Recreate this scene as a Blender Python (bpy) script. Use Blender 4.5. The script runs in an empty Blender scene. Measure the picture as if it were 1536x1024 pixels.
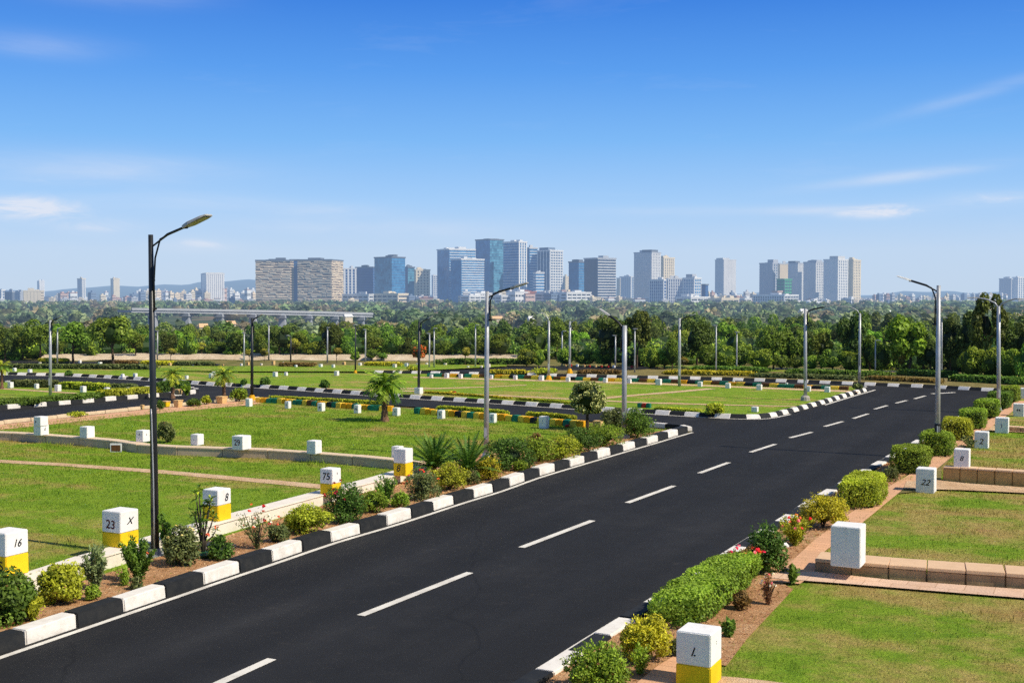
import bpy, bmesh, math, random
import numpy as np
from mathutils import Vector, Matrix
from mathutils.geometry import delaunay_2d_cdt

random.seed(7)
R = math.radians
scn = bpy.context.scene
COL = scn.collection

# ------------------------------------------------------------------ camera
FPX, CX, CY, HOR, CAMH = 1800.0, 768.0, 512.0, 440.0, 5.0
PITCH = math.atan((CY - HOR) / FPX)
cam = bpy.data.cameras.new('camera')
camo = bpy.data.objects.new('camera', cam)
COL.objects.link(camo)
camo.location = (0, 0, CAMH)
camo.rotation_euler = (math.pi / 2 - PITCH, 0, 0)
cam.sensor_width = 36
cam.lens = FPX / 1536 * 36
cam.clip_start = .1
cam.clip_end = 20000
scn.camera = camo
_F = Vector((0, math.cos(PITCH), -math.sin(PITCH)))
_U = Vector((0, math.sin(PITCH), math.cos(PITCH)))


def ray(px, py):
    return _F * FPX + Vector((1, 0, 0)) * (px - CX) - _U * (py - CY)


def G(px, py, z=0.0):
    """survey point on the level z"""
    r = ray(px, py)
    t = (z - CAMH) / r.z
    return Vector((r.x * t, r.y * t, z))


def P(px, py, Y):
    """survey point at distance Y"""
    r = ray(px, py)
    t = Y / r.y
    return Vector((r.x * t, Y, CAMH + r.z * t))


def M_PER_PX(Y):
    return Y / FPX


ROAD = R(27)
DV = Vector((math.sin(ROAD), math.cos(ROAD), 0))     # along the main road
NV = Vector((math.cos(ROAD), -math.sin(ROAD), 0))    # to the right of it


def sstep(a, b, v):
    t = max(0., min(1., (v - a) / (b - a)))
    return t * t * (3 - 2 * t)


def terr(y):
    if y < 104:
        return -.05
    return -.05 - 14 * (1 - math.exp(-(y - 104) / 120.)) * sstep(104, 135, y)


# ------------------------------------------------------------------ materials
PAINTED_HAZE_COL = (.37, .54, .81, 1)
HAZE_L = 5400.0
SUN_AZ = Vector((.89, -.45, 0)).normalized()
SUN_EL = R(45)


def painted_haze_group():  # distance haze painted into the materials: emission mixed in by world position
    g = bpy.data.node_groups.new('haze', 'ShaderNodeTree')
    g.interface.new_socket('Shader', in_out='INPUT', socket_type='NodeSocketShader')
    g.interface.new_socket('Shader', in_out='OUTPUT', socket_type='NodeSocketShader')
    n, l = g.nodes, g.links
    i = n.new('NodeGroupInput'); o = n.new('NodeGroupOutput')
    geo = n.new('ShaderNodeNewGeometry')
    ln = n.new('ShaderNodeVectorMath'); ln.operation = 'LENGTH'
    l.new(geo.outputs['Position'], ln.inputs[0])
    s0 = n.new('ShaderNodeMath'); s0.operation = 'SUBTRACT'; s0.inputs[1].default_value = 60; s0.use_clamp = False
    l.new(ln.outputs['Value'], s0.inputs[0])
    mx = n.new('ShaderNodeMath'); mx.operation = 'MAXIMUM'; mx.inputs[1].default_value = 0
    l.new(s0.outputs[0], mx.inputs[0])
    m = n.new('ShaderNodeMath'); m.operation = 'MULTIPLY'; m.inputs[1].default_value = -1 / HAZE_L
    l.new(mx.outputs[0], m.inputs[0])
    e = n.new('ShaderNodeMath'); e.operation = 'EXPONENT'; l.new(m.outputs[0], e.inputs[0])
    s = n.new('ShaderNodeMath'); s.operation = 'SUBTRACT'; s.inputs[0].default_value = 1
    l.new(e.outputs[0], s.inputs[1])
    em = n.new('ShaderNodeEmission'); em.inputs['Color'].default_value = PAINTED_HAZE_COL
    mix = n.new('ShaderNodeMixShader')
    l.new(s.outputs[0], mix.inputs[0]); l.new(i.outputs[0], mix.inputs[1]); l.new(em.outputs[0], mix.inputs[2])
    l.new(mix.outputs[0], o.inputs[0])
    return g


HAZE = painted_haze_group()


class NT:
    def __init__(s, name):
        s.m = bpy.data.materials.new(name)
        s.m.use_nodes = True
        s.n = s.m.node_tree.nodes; s.l = s.m.node_tree.links
        s.n.clear()

    def new(s, t, **kw):
        x = s.n.new(t)
        for k, v in kw.items():
            setattr(x, k, v)
        return x

    def noise(s, scale, detail=4, vec=None, rough=.55, stretch=None):
        if vec is None:
            vec = s.new('ShaderNodeNewGeometry').outputs['Position']
        if stretch:
            mp = s.new('ShaderNodeMapping'); mp.inputs['Scale'].default_value = stretch
            if len(stretch) > 3: pass
            s.l.new(vec, mp.inputs[0]); vec = mp.outputs[0]
        t = s.new('ShaderNodeTexNoise')
        t.inputs['Scale'].default_value = scale; t.inputs['Detail'].default_value = detail
        t.inputs['Roughness'].default_value = rough
        s.l.new(vec, t.inputs['Vector'])
        return t.outputs['Fac']

    def ramp(s, fac, stops):
        r = s.new('ShaderNodeValToRGB')
        e = r.color_ramp.elements
        while len(e) < len(stops): e.new(.5)
        for k, (p, c) in zip(e, stops):
            k.position = p
            k.color = (c, c, c, 1) if isinstance(c, (int, float)) else (*c, 1)
        s.l.new(fac, r.inputs[0])
        return r.outputs[0]

    def mix(s, fac, a, b, mode='MIX'):
        x = s.new('ShaderNodeMix', data_type='RGBA', blend_type=mode)
        for sock, v in ((x.inputs[0], fac), (x.inputs[6], a), (x.inputs[7], b)):
            if isinstance(v, (int, float)): sock.default_value = v
            elif isinstance(v, tuple): sock.default_value = (*v, 1) if len(v) == 3 else v
            else: s.l.new(v, sock)
        return x.outputs[2]

    def math(s, op, a, b=0.):
        x = s.new('ShaderNodeMath', operation=op)
        for sock, v in zip(x.inputs, (a, b)):
            if isinstance(v, (int, float)): sock.default_value = v
            else: s.l.new(v, sock)
        return x.outputs[0]

    def bsdf(s, color, rough=.7, metal=0., spec=.3, bump=None, bump_d=.02):
        b = s.new('ShaderNodeBsdfPrincipled')
        for sock, v in ((b.inputs['Base Color'], color), (b.inputs['Roughness'], rough)):
            if isinstance(v, (int, float)): sock.default_value = v
            elif isinstance(v, tuple): sock.default_value = (*v, 1)
            else: s.l.new(v, sock)
        b.inputs['Metallic'].default_value = metal
        b.inputs['Specular IOR Level'].default_value = spec
        if bump is not None:
            bp = s.new('ShaderNodeBump'); bp.inputs['Distance'].default_value = bump_d
            bp.inputs['Strength'].default_value = 1
            s.l.new(bump, bp.inputs['Height']); s.l.new(bp.outputs[0], b.inputs['Normal'])
        return b.outputs[0]

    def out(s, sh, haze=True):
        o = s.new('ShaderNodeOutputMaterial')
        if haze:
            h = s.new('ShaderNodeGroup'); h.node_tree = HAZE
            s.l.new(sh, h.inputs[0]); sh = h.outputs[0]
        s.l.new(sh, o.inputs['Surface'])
        return s.m


def plain(name, c, rough=.7, var=.12, scale=6., metal=0., spec=.3, haze=True, obj=False, bump=.0):
    t = NT(name)
    vec = t.new('ShaderNodeTexCoord').outputs['Object'] if obj else None
    f = t.noise(scale, 5, vec)
    lo = tuple(x * (1 - var * 1.6) for x in c); hi = tuple(min(1, x * (1 + var)) for x in c)
    col = t.ramp(f, [(.3, lo), (.7, hi)])
    return t.out(t.bsdf(col, rough, metal, spec, f if bump else None, bump), haze)


def weathered(name, c, dirt, rough=.8, scale=5., amount=.45, mud=1.):
    """painted masonry: paint, grime blotches, streaks and small chips"""
    t = NT(name)
    f = t.noise(scale, 6, rough=.65)
    g = t.noise(scale * 7, 5)
    fine = t.noise(160, 3)
    a = t.ramp(f, [(.42, 0.), (.75, amount)])
    col = t.mix(a, c, dirt)
    pos = t.new('ShaderNodeNewGeometry').outputs['Position']
    sz = t.new('ShaderNodeSeparateXYZ'); t.l.new(pos, sz.inputs[0])
    lowz = t.new('ShaderNodeMapRange'); lowz.inputs[1].default_value = .30; lowz.inputs[2].default_value = .0; t.l.new(sz.outputs['Z'], lowz.inputs[0])
    splash = t.math('MULTIPLY', lowz.outputs[0], t.ramp(f, [(.38, .0), (.70, .5 * mud)]))
    col = t.mix(splash, col, tuple(x * .8 for x in dirt))
    drip = t.noise(9., 4, stretch=(1, 1, .07))
    col = t.mix(t.ramp(drip, [(.62, 0.), (.78, .28)]), col, tuple(x * .7 for x in dirt))
    chip = t.ramp(g, [(.67, 0.), (.72, .7)])
    col = t.mix(chip, col, tuple(x * .75 for x in dirt))
    col = t.mix(.02, col, t.ramp(fine, [(.3, .3), (.7, 1.)]), 'MULTIPLY')
    return t.out(t.bsdf(col, rough, bump=t.math('ADD', g, t.math('MULTIPLY', fine, .02)), bump_d=.003), False)


M = {}
M['white_paint'] = weathered('white_paint', (.84, .80, .74), (.50, .42, .34), amount=.3, mud=.8)
M['white_block'] = weathered('white_block', (.86, .85, .83), (.60, .54, .47), scale=4, amount=.3)
M['yellow_paint'] = weathered('yellow_paint', (.86, .60, .012), (.72, .43, .01), scale=6, amount=.5)
M['black_paint'] = weathered('black_paint', (.014, .016, .019), (.040, .039, .037), scale=5, amount=.5)
M['cream_wall'] = weathered('cream_wall', (.84, .77, .67), (.58, .47, .35), scale=2.5, amount=.35, mud=.7)
M['tan_wall'] = weathered('tan_wall', (.58, .44, .30), (.36, .26, .17), scale=2.2)
M['tan_cap'] = weathered('tan_cap', (.74, .57, .39), (.54, .39, .25), scale=3)
M['stone'] = weathered('stone', (.50, .31, .17), (.27, .16, .09), scale=4, amount=.8)
M['stone_light'] = weathered('stone_light', (.55, .34, .13), (.36, .20, .07), scale=4, amount=.7)
M['stone_cap'] = weathered('stone_cap', (.74, .50, .31), (.54, .35, .20), scale=4)
M['mortar'] = plain('mortar', (.10, .07, .05))
M['green_paint'] = weathered('green_paint', (.012, .20, .12), (.03, .10, .06))
M['ochre_paint'] = weathered('ochre_paint', (.80, .40, .01), (.52, .24, .01))
M['brown_paint'] = weathered('brown_paint', (.14, .06, .02), (.08, .04, .02))
M['red_paint'] = plain('red_paint', (.45, .03, .02))
M['yellow_dull'] = weathered('yellow_dull', (.88, .62, .06), (.6, .38, .06))
M['planter'] = weathered('planter', (.74, .50, .22), (.5, .33, .15))
M['ink'] = plain('ink', (.012, .012, .016), .6)
M['ink_red'] = plain('ink_red', (.10, .012, .012), .6)
M['dark_metal'] = plain('dark_metal', (.020, .024, .028), .42, .3, 3, spec=.5)
M['black_metal'] = plain('black_metal', (.012, .013, .015), .4, .3, 3, spec=.5)
M['grey_metal'] = plain('grey_metal', (.42, .43, .45), .40, .12, 3, metal=.25, spec=.5)
M['lamp_shell'] = plain('lamp_shell', (.46, .45, .43), .4, .1, 3)
M['lamp_lens'] = plain('lamp_lens', (.34, .31, .17), .25, .1, 8, spec=.6)
M['concrete'] = plain('concrete', (.42, .38, .33), .85, .2, 8)
M['drain_lid'] = plain('drain_lid', (.03, .04, .05), .5, .3, 8)
M['green_tray'] = plain('green_tray', (.02, .09, .03), .5, .3, 8)
M['bark'] = plain('bark', (.095, .062, .04), .9, .4, 12)
M['bark_grey'] = plain('bark_grey', (.10, .08, .06), .9, .4, 8)
M['palm_bark'] = plain('palm_bark', (.20, .11, .065), .9, .5, 14)


def m_asphalt():
    t = NT('asphalt')
    big = t.noise(.22, 4)
    mid = t.noise(1.6, 5)
    grain = t.noise(55, 3, rough=.8)
    grit = t.noise(140, 2)
    # long wheel-worn streaks in the direction of travel
    pos = t.new('ShaderNodeNewGeometry').outputs['Position']
    mp = t.new('ShaderNodeMapping'); mp.inputs['Rotation'].default_value = (0, 0, ROAD)
    t.l.new(pos, mp.inputs[0])
    st = t.noise(.9, 4, mp.outputs[0], stretch=(1, .06, 1))
    f = t.math('ADD', t.math('MULTIPLY', big, .35), t.math('MULTIPLY', mid, .2))
    f = t.math('ADD', f, t.math('MULTIPLY', st, .45))
    base = t.ramp(f, [(.36, (.0135, .0138, .0152)), (.52, (.0200, .0200, .0212)), (.66, (.031, .0305, .031))])
    g = t.ramp(grain, [(.3, .62), (.5, .96), (.72, 1.45)])
    col = t.mix(1., base, g, 'MULTIPLY')
    sp = t.ramp(grit, [(.72, 0.), (.80, .22)])
    col = t.mix(sp, col, (.12, .115, .11))
    sx = t.new('ShaderNodeSeparateXYZ'); t.l.new(pos, sx.inputs[0])
    u = t.math('SUBTRACT', t.math('MULTIPLY', sx.outputs['X'], .891), t.math('MULTIPLY', sx.outputs['Y'], .454))
    trk = t.math('COSINE', t.math('MULTIPLY', t.math('ADD', u, 12.9), 3.433))
    trk = t.math('MULTIPLY', trk, t.ramp(st, [(.3, .2), (.7, 1.)]))
    col = t.mix(1., col, t.ramp(t.math('ADD', t.math('MULTIPLY', trk, .5), .5), [(0., 1.22), (1., .86)]), 'MULTIPLY')
    # sealed repair patches and dusty edges
    vp = t.new('ShaderNodeTexVoronoi', feature='F1', distance='CHEBYCHEV'); vp.inputs['Scale'].default_value = .16
    t.l.new(mp.outputs[0], vp.inputs['Vector'])
    pc = t.new('ShaderNodeSeparateColor'); t.l.new(vp.outputs['Color'], pc.inputs[0])
    col = t.mix(t.ramp(pc.outputs[0], [(.80, 0.), (.82, .5)]), col, (.016, .016, .017))
    oil = t.noise(.7, 3, pos)
    col = t.mix(t.ramp(oil, [(.66, 0.), (.74, .45)]), col, (.010, .010, .011))
    dust = t.noise(2.2, 6, pos, rough=.7)
    col = t.mix(t.ramp(dust, [(.60, 0.), (.80, .35)]), col, (.095, .080, .065))
    # hairline cracks / seams
    v = t.new('ShaderNodeTexVoronoi', feature='DISTANCE_TO_EDGE'); v.inputs['Scale'].default_value = .11
    w = t.new('ShaderNodeVectorMath', operation='ADD'); t.l.new(pos, w.inputs[0])
    nz = t.new('ShaderNodeTexNoise'); nz.inputs['Scale'].default_value = .5; t.l.new(pos, nz.inputs['Vector'])
    t.l.new(nz.outputs['Color'], w.inputs[1]); t.l.new(w.outputs[0], v.inputs['Vector'])
    cr = t.ramp(v.outputs['Distance'], [(.0, .45), (.0018, 0.)])
    col = t.mix(cr, col, (.008, .008, .009))
    return t.out(t.bsdf(col, .86, spec=.22, bump=grain, bump_d=.012))


M['asphalt'] = m_asphalt()


def m_marking():
    t = NT('road_marking_paint')
    g = t.noise(45, 4, rough=.8); w = t.noise(2.5, 5)
    a = t.ramp(g, [(.57, 0.), (.70, .7)])
    a2 = t.ramp(w, [(.45, 0.), (.75, .5)])
    col = t.mix(a, (.78, .74, .66), (.10, .10, .10))
    col = t.mix(a2, col, (.34, .30, .26))
    return t.out(t.bsdf(col, .8, bump=g, bump_d=.004))


M['marking'] = m_marking()


def lawn_colour(t, far=False):
    """shared by the turf sheet and the blades so patches line up"""
    a = t.noise(.16, 5, rough=.6)
    b = t.noise(.95, 7, rough=.70)
    c = t.noise(3.2, 4)
    # faint mowing drift along the cross direction
    pos = t.new('ShaderNodeNewGeometry').outputs['Position']
    mp = t.new('ShaderNodeMapping'); mp.inputs['Rotation'].default_value = (0, 0, ROAD)
    t.l.new(pos, mp.inputs[0])
    d = t.noise(.8, 5, mp.outputs[0], stretch=(.22, 1, 1))
    f = t.math('ADD', t.math('MULTIPLY', a, .30), t.math('MULTIPLY', b, .40))
    f = t.math('ADD', f, t.math('MULTIPLY', d, .40))
    sx = t.new('ShaderNodeSeparateXYZ'); t.l.new(pos, sx.inputs[0])
    mr = t.new('ShaderNodeMapRange'); mr.inputs[1].default_value = -6.8; mr.inputs[2].default_value = -5; mr.inputs[3].default_value = -.008; mr.inputs[4].default_value = .034
    t.l.new(t.math('SUBTRACT', t.math('MULTIPLY', sx.outputs['X'], .891), t.math('MULTIPLY', sx.outputs['Y'], .454)), mr.inputs[0]); f = t.math('ADD', f, mr.outputs[0])
    green = t.ramp(c, [(.3, (.140, .262, .018)), (.7, (.250, .388, .030))])
    green = t.mix(t.ramp(b, [(.35, 0.), (.65, .6)]), green, (.31, .415, .036))
    dry = t.ramp(c, [(.3, (.40, .29, .085)), (.7, (.56, .40, .15))])
    soil = (.42, .24, .10)
    k = t.ramp(f, [(.54, 0.), (.64, .8)])
    col = t.mix(k, green, dry)
    k2 = t.ramp(f, [(.645, 0.), (.72, .7)])
    return t.mix(k2, col, soil), k


def m_lawn():
    t = NT('turf')
    col, k = lawn_colour(t)
    fine = t.noise(26, 4, rough=.75)
    col = t.mix(1., col, t.ramp(fine, [(.28, .5), (.5, .95), (.75, 1.35)]), 'MULTIPLY')
    return t.out(t.bsdf(col, .95, spec=.1, bump=fine, bump_d=.05))


M['turf'] = m_lawn()


def m_blades():
    t = NT('grass_blade')
    col, k = lawn_colour(t)
    at = t.new('ShaderNodeAttribute', attribute_name='tint')
    col = t.mix(1., col, at.outputs['Color'], 'MULTIPLY')
    b = t.bsdf(col, .7, spec=.15)
    tr = t.new('ShaderNodeBsdfTranslucent'); t.l.new(col, tr.inputs[0])
    mx = t.new('ShaderNodeMixShader'); mx.inputs[0].default_value = .3
    t.l.new(b, mx.inputs[1]); t.l.new(tr.outputs[0], mx.inputs[2])
    return t.out(mx.outputs[0])


M['blade'] = m_blades()


def m_leaf(name='foliage', hue=(.05, .458), val=(1.3, 1.85)):
    t = NT(name)
    at = t.new('ShaderNodeAttribute', attribute_name='tint')
    oi = t.new('ShaderNodeObjectInfo')
    hs = t.new('ShaderNodeHueSaturation')
    t.l.new(at.outputs['Color'], hs.inputs['Color'])
    t.l.new(t.math('ADD', t.math('MULTIPLY', oi.outputs['Random'], hue[0]), hue[1]), hs.inputs['Hue'])
    t.l.new(t.math('ADD', t.math('MULTIPLY', oi.outputs['Random'], val[0]), val[1]), hs.inputs['Value'])
    col = hs.outputs[0]
    b = t.bsdf(col, .55, spec=.25)
    tr = t.new('ShaderNodeBsdfTranslucent')
    t.l.new(t.mix(.5, col, (.9, 1., .25), 'MULTIPLY'), tr.inputs[0])
    mx = t.new('ShaderNodeMixShader'); mx.inputs[0].default_value = .28
    t.l.new(b, mx.inputs[1]); t.l.new(tr.outputs[0], mx.inputs[2])
    return t.out(mx.outputs[0])


M['leaf'] = m_leaf()
M['leaf_bed'] = m_leaf('garden_foliage', (.022, .484), (.5, 1.75))


def m_soil(name, lo, mid, hi, scale=9.):
    t = NT(name)
    a = t.noise(1.1, 5); b = t.noise(scale, 6, rough=.75); c = t.noise(60, 3)
    f = t.math('ADD', t.math('MULTIPLY', a, .4), t.math('MULTIPLY', b, .6))
    col = t.ramp(f, [(.35, lo), (.5, mid), (.64, hi)])
    col = t.mix(.5, col, t.ramp(c, [(.3, .45), (.7, 1.3)]), 'MULTIPLY')
    return t.out(t.bsdf(col, .95, spec=.1, bump=t.math('ADD', b, t.math('MULTIPLY', c, .4)), bump_d=.05))


M['soil'] = m_soil('bed_soil', (.30, .155, .07), (.56, .30, .145), (.70, .46, .26))
M['dry_ground'] = m_soil('dry_ground', (.15, .13, .045), (.24, .20, .075), (.34, .25, .11), 3)


def m_valley():
    t = NT('valley_ground')
    a = t.noise(.006, 5); b = t.noise(.04, 5)
    col = t.ramp(b, [(.35, (.04, .065, .022)), (.65, (.09, .11, .04))])
    red = t.ramp(b, [(.35, (.20, .105, .065)), (.65, (.30, .19, .11))])
    col = t.mix(t.ramp(a, [(.50, 0.), (.56, .85)]), col, red)
    return t.out(t.bsdf(col, .95, spec=.1))


def m_terrain():
    t = NT('terrain_ground')
    a = t.noise(.006, 5); b = t.noise(.04, 5); c = t.noise(1.2, 5)
    col = t.ramp(b, [(.35, (.04, .065, .022)), (.65, (.09, .11, .04))])
    red = t.ramp(b, [(.35, (.20, .105, .065)), (.65, (.30, .19, .11))])
    col = t.mix(t.ramp(a, [(.50, 0.), (.56, .85)]), col, red)
    near = t.ramp(c, [(.35, (.11, .12, .03)), (.55, (.20, .18, .06)), (.7, (.33, .22, .10))])
    pos = t.new('ShaderNodeNewGeometry').outputs['Position']
    sp = t.new('ShaderNodeSeparateXYZ'); t.l.new(pos, sp.inputs[0])
    k = t.new('ShaderNodeMapRange'); k.inputs[1].default_value = 95; k.inputs[2].default_value = 150
    t.l.new(sp.outputs['Y'], k.inputs[0])
    col = t.mix(k.outputs[0], near, col)
    return t.out(t.bsdf(col, .95, spec=.1))


M['terrain'] = m_terrain()


def m_paver(name, base, dark, sx, sy, rot=ROAD):
    t = NT(name)
    pos = t.new('ShaderNodeNewGeometry').outputs['Position']
    mp = t.new('ShaderNodeMapping'); mp.inputs['Rotation'].default_value = (0, 0, rot)
    t.l.new(pos, mp.inputs[0])
    br = t.new('ShaderNodeTexBrick')
    br.inputs['Scale'].default_value = 1
    br.inputs['Brick Width'].default_value = sx; br.inputs['Row Height'].default_value = sy
    br.inputs['Mortar Size'].default_value = .008
    br.inputs['Color1'].default_value = (*base, 1); br.inputs['Color2'].default_value = (*[x * .86 for x in base], 1)
    br.inputs['Mortar'].default_value = (*dark, 1)
    t.l.new(mp.outputs[0], br.inputs['Vector'])
    a = t.noise(1.5, 6, rough=.7); b = t.noise(30, 4)
    col = t.mix(t.ramp(a, [(.45, 0.), (.72, .5)]), br.outputs['Color'], (.62, .38, .22))
    col = t.mix(.45, col, t.ramp(b, [(.3, .55), (.7, 1.15)]), 'MULTIPLY')
    return t.out(t.bsdf(col, .9, spec=.15, bump=b, bump_d=.01))


M['paver'] = m_paver('brick_paver', (.82, .46, .27), (.46, .26, .15), .9, .22)
M['paver_pale'] = m_paver('pale_paver', (.80, .55, .40), (.50, .32, .21), .45, .9)
M['path'] = m_soil('path_dirt', (.56, .35, .19), (.70, .47, .28), (.80, .59, .39), 5)
M['sand'] = m_soil('pale_sand', (.50, .38, .25), (.64, .51, .36), (.74, .62, .46), 3)
M['sand_wall'] = weathered('sand_wall', (.60, .48, .34), (.42, .33, .22), scale=.6)


# ------------------------------------------------------------------ mesh helpers
class MB:
    def __init__(s):
        s.v = []; s.f = []; s.m = []

    def quad(s, a, b, c, d, mi=0):
        k = len(s.v); s.v += [tuple(a), tuple(b), tuple(c), tuple(d)]; s.f.append((k, k + 1, k + 2, k + 3)); s.m.append(mi)

    def box8(s, p, mi=0, top=None):
        """p: 4 bottom then 4 top corners, anticlockwise"""
        k = len(s.v); s.v += [tuple(q) for q in p]
        for n, q in enumerate(((3, 2, 1, 0), (4, 5, 6, 7), (0, 1, 5, 4), (1, 2, 6, 5), (2, 3, 7, 6), (3, 0, 4, 7))):
            s.f.append(tuple(k + i for i in q)); s.m.append(top if (top is not None and n == 1) else mi)

    def box(s, c, sx, sy, sz, rz=0, mi=0, top=None):
        """c = centre of the base"""
        ca, sa = math.cos(rz), math.sin(rz)
        p = []
        for z in (0, sz):
            for x, y in ((-sx / 2, -sy / 2), (sx / 2, -sy / 2), (sx / 2, sy / 2), (-sx / 2, sy / 2)):
                p.append((c[0] + x * ca - y * sa, c[1] + x * sa + y * ca, c[2] + z))
        s.box8(p, mi, top)

    def tube(s, pts, rad, n=10, mi=0, cap=True):
        pts = [Vector(p) for p in pts]
        k0 = len(s.v)
        up = Vector((0, 0, 1))
        for i, p in enumerate(pts):
            d = (pts[min(i + 1, len(pts) - 1)] - pts[max(i - 1, 0)]).normalized()
            a = d.cross(Vector((0, 1, 0)) if abs(d.y) < .9 else Vector((1, 0, 0))).normalized()
            b = d.cross(a)
            r = rad[i] if isinstance(rad, (list, tuple)) else rad
            for j in range(n):
                t = 2 * math.pi * j / n
                s.v.append(tuple(p + (a * math.cos(t) + b * math.sin(t)) * r))
        for i in range(len(pts) - 1):
            for j in range(n):
                s.f.append((k0 + i * n + j, k0 + i * n + (j + 1) % n, k0 + (i + 1) * n + (j + 1) % n, k0 + (i + 1) * n + j)); s.m.append(mi)
        if cap:
            s.f.append(tuple(k0 + j for j in reversed(range(n)))); s.m.append(mi)
            s.f.append(tuple(k0 + (len(pts) - 1) * n + j for j in range(n))); s.m.append(mi)

    def build(s, name, mats, parent=None, bevel=0, smooth=False, loc=None):
        me = bpy.data.meshes.new(name)
        me.from_pydata(s.v, [], s.f)
        if not isinstance(mats, (list, tuple)): mats = [mats]
        for m in mats: me.materials.append(m)
        me.polygons.foreach_set('material_index', s.m)
        bm = bmesh.new(); bm.from_mesh(me)
        bmesh.ops.recalc_face_normals(bm, faces=bm.faces)
        if bevel:
            bmesh.ops.bevel(bm, geom=bm.edges[:], offset=bevel, segments=2, affect='EDGES', material=-1)
        bm.to_mesh(me); bm.free()
        if smooth: me.polygons.foreach_set('use_smooth', [True] * len(me.polygons))
        return link(name, me, parent, loc)


def link(name, me, parent=None, loc=None):
    o = bpy.data.objects.new(name, me); COL.objects.link(o)
    if parent: o.parent = parent
    if loc is not None: o.location = loc
    return o


def empty(name, loc, rz=0):
    o = bpy.data.objects.new(name, None); COL.objects.link(o)
    o.empty_display_size = .2
    o.location = loc; o.rotation_euler = (0, 0, rz)
    return o


def tag(o, label=None, cat=None, group=None, kind=None):
    if label: o['label'] = label
    if cat: o['category'] = cat
    if group: o['group'] = group
    if kind: o['kind'] = kind
    return o


def copy_tree(o, parent=None):
    c = o.copy(); COL.objects.link(c)
    if parent: c.parent = parent
    for ch in list(o.children): copy_tree(ch, c)
    return c


def poly_sheet(name, pts, z, mat, parent=None, kind='structure', sub=0.):
    pts = [p for i, p in enumerate(pts) if i == 0 or (Vector(p[:2]) - Vector(pts[i - 1][:2])).length > 1e-3]
    vo, eo, fo, *_r = delaunay_2d_cdt([Vector((p[0], p[1])) for p in pts], [], [list(range(len(pts)))], 1, 1e-4)
    bm = bmesh.new()
    vs = [bm.verts.new((v[0], v[1], z)) for v in vo]
    for f in fo:
        q = bm.faces.new([vs[i] for i in f])
    bm.normal_update()
    for q in bm.faces:
        if q.normal.z < 0: q.normal_flip()
    me = bpy.data.meshes.new(name); bm.to_mesh(me); bm.free()
    me.materials.append(mat)
    o = link(name, me, parent)
    if not parent: tag(o, kind=kind)
    return o


def smooth_line(pts, step=.5):
    """Catmull-Rom through the points, resampled"""
    pts = [Vector(p) for p in pts]
    ext = [pts[0] * 2 - pts[1]] + pts + [pts[-1] * 2 - pts[-2]]
    out = []
    for i in range(1, len(ext) - 2):
        a, b, c, d = ext[i - 1:i + 3]
        n = max(2, int((c - b).length / step))
        for k in range(n):
            t = k / n
            out.append(.5 * ((2 * b) + (c - a) * t + (2 * a - 5 * b + 4 * c - d) * t * t + (3 * b - a - 3 * c + d) * t ** 3))
    out.append(pts[-1])
    return out


def resample(pts, L):
    out = [pts[0].copy()]; acc = 0
    for a, b in zip(pts, pts[1:]):
        seg = (b - a).length; pos = 0
        while acc + seg - pos >= L:
            pos += L - acc; acc = 0
            out.append(a.lerp(b, pos / seg))
        acc += seg - pos
    return out


def offset_line(pts, d):
    """d > 0: to the right of travel"""
    out = []
    for i, p in enumerate(pts):
        t = (pts[min(i + 1, len(pts) - 1)] - pts[max(i - 1, 0)]); t.z = 0; t.normalize()
        out.append(p + Vector((t.y, -t.x, 0)) * d)
    return out


rng = np.random.default_rng(11)


def ribbon(name, line, a, b, z, mat, parent=None):
    l = offset_line(line, a); r = offset_line(line, b)
    m = MB()
    for i in range(len(line) - 1):
        m.quad((*l[i].xy, z), (*r[i].xy, z), (*r[i + 1].xy, z), (*l[i + 1].xy, z))
    o = m.build(name, mat, parent)
    for p in o.data.polygons:
        if p.normal.z < 0: p.flip()
    return o


def kerb(line, L, side, w, h, label, mats, start=0, gap=.012, pattern=None, z0=-.03, bevel=.018, cat='kerb', name='kerb', kind='structure', jitter=.012, batter=.02):
    """a run of painted kerb stones; side +1 = right of travel"""
    q = resample(line, L)
    m = MB()
    for i in range(len(q) - 1):
        a, b = q[i], q[i + 1]
        t = (b - a).normalized()
        n = Vector((t.y, -t.x, 0)) * side
        a2 = a + t * gap; b2 = b - t * gap * .0
        j = n * random.uniform(-jitter, jitter)
        dz = random.uniform(-jitter, jitter) * .8
        k = batter + random.uniform(-.01, .01)
        p = [a2 + j, b2 + j, b2 + j + n * w, a2 + j + n * w]
        lo = [(*v.xy, z0) for v in p]
        top = [a2 + j + n * k, b2 + j + n * k, b2 + j + n * w, a2 + j + n * w]
        hi = [(*v.xy, h + dz) for v in top]
        if side < 0: lo.reverse(); hi.reverse()
        m.box8(lo + hi, pattern[(i + start) % len(pattern)] if pattern else (i + start) % 2)
    o = m.build(name, mats, None, bevel=bevel)
    tag(o, label, cat if kind != 'structure' else None, kind=kind)
    return o


def np_mesh(name, V, C, mat, tris=False):
    k = 3 if tris else 4
    n = len(V) // k
    me = bpy.data.meshes.new(name)
    me.vertices.add(len(V)); me.vertices.foreach_set('co', V.astype(np.float32).ravel())
    me.loops.add(n * k); me.loops.foreach_set('vertex_index', np.arange(n * k, dtype=np.int32))
    me.polygons.add(n); me.polygons.foreach_set('loop_start', np.arange(0, n * k, k, dtype=np.int32))
    me.update(calc_edges=True)
    a = me.color_attributes.new('tint', 'FLOAT_COLOR', 'POINT')
    a.data.foreach_set('color', C.astype(np.float32).ravel())
    me.materials.append(mat)
    return me


def unit(v):
    return v / np.maximum(np.linalg.norm(v, axis=1, keepdims=True), 1e-9)


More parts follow.
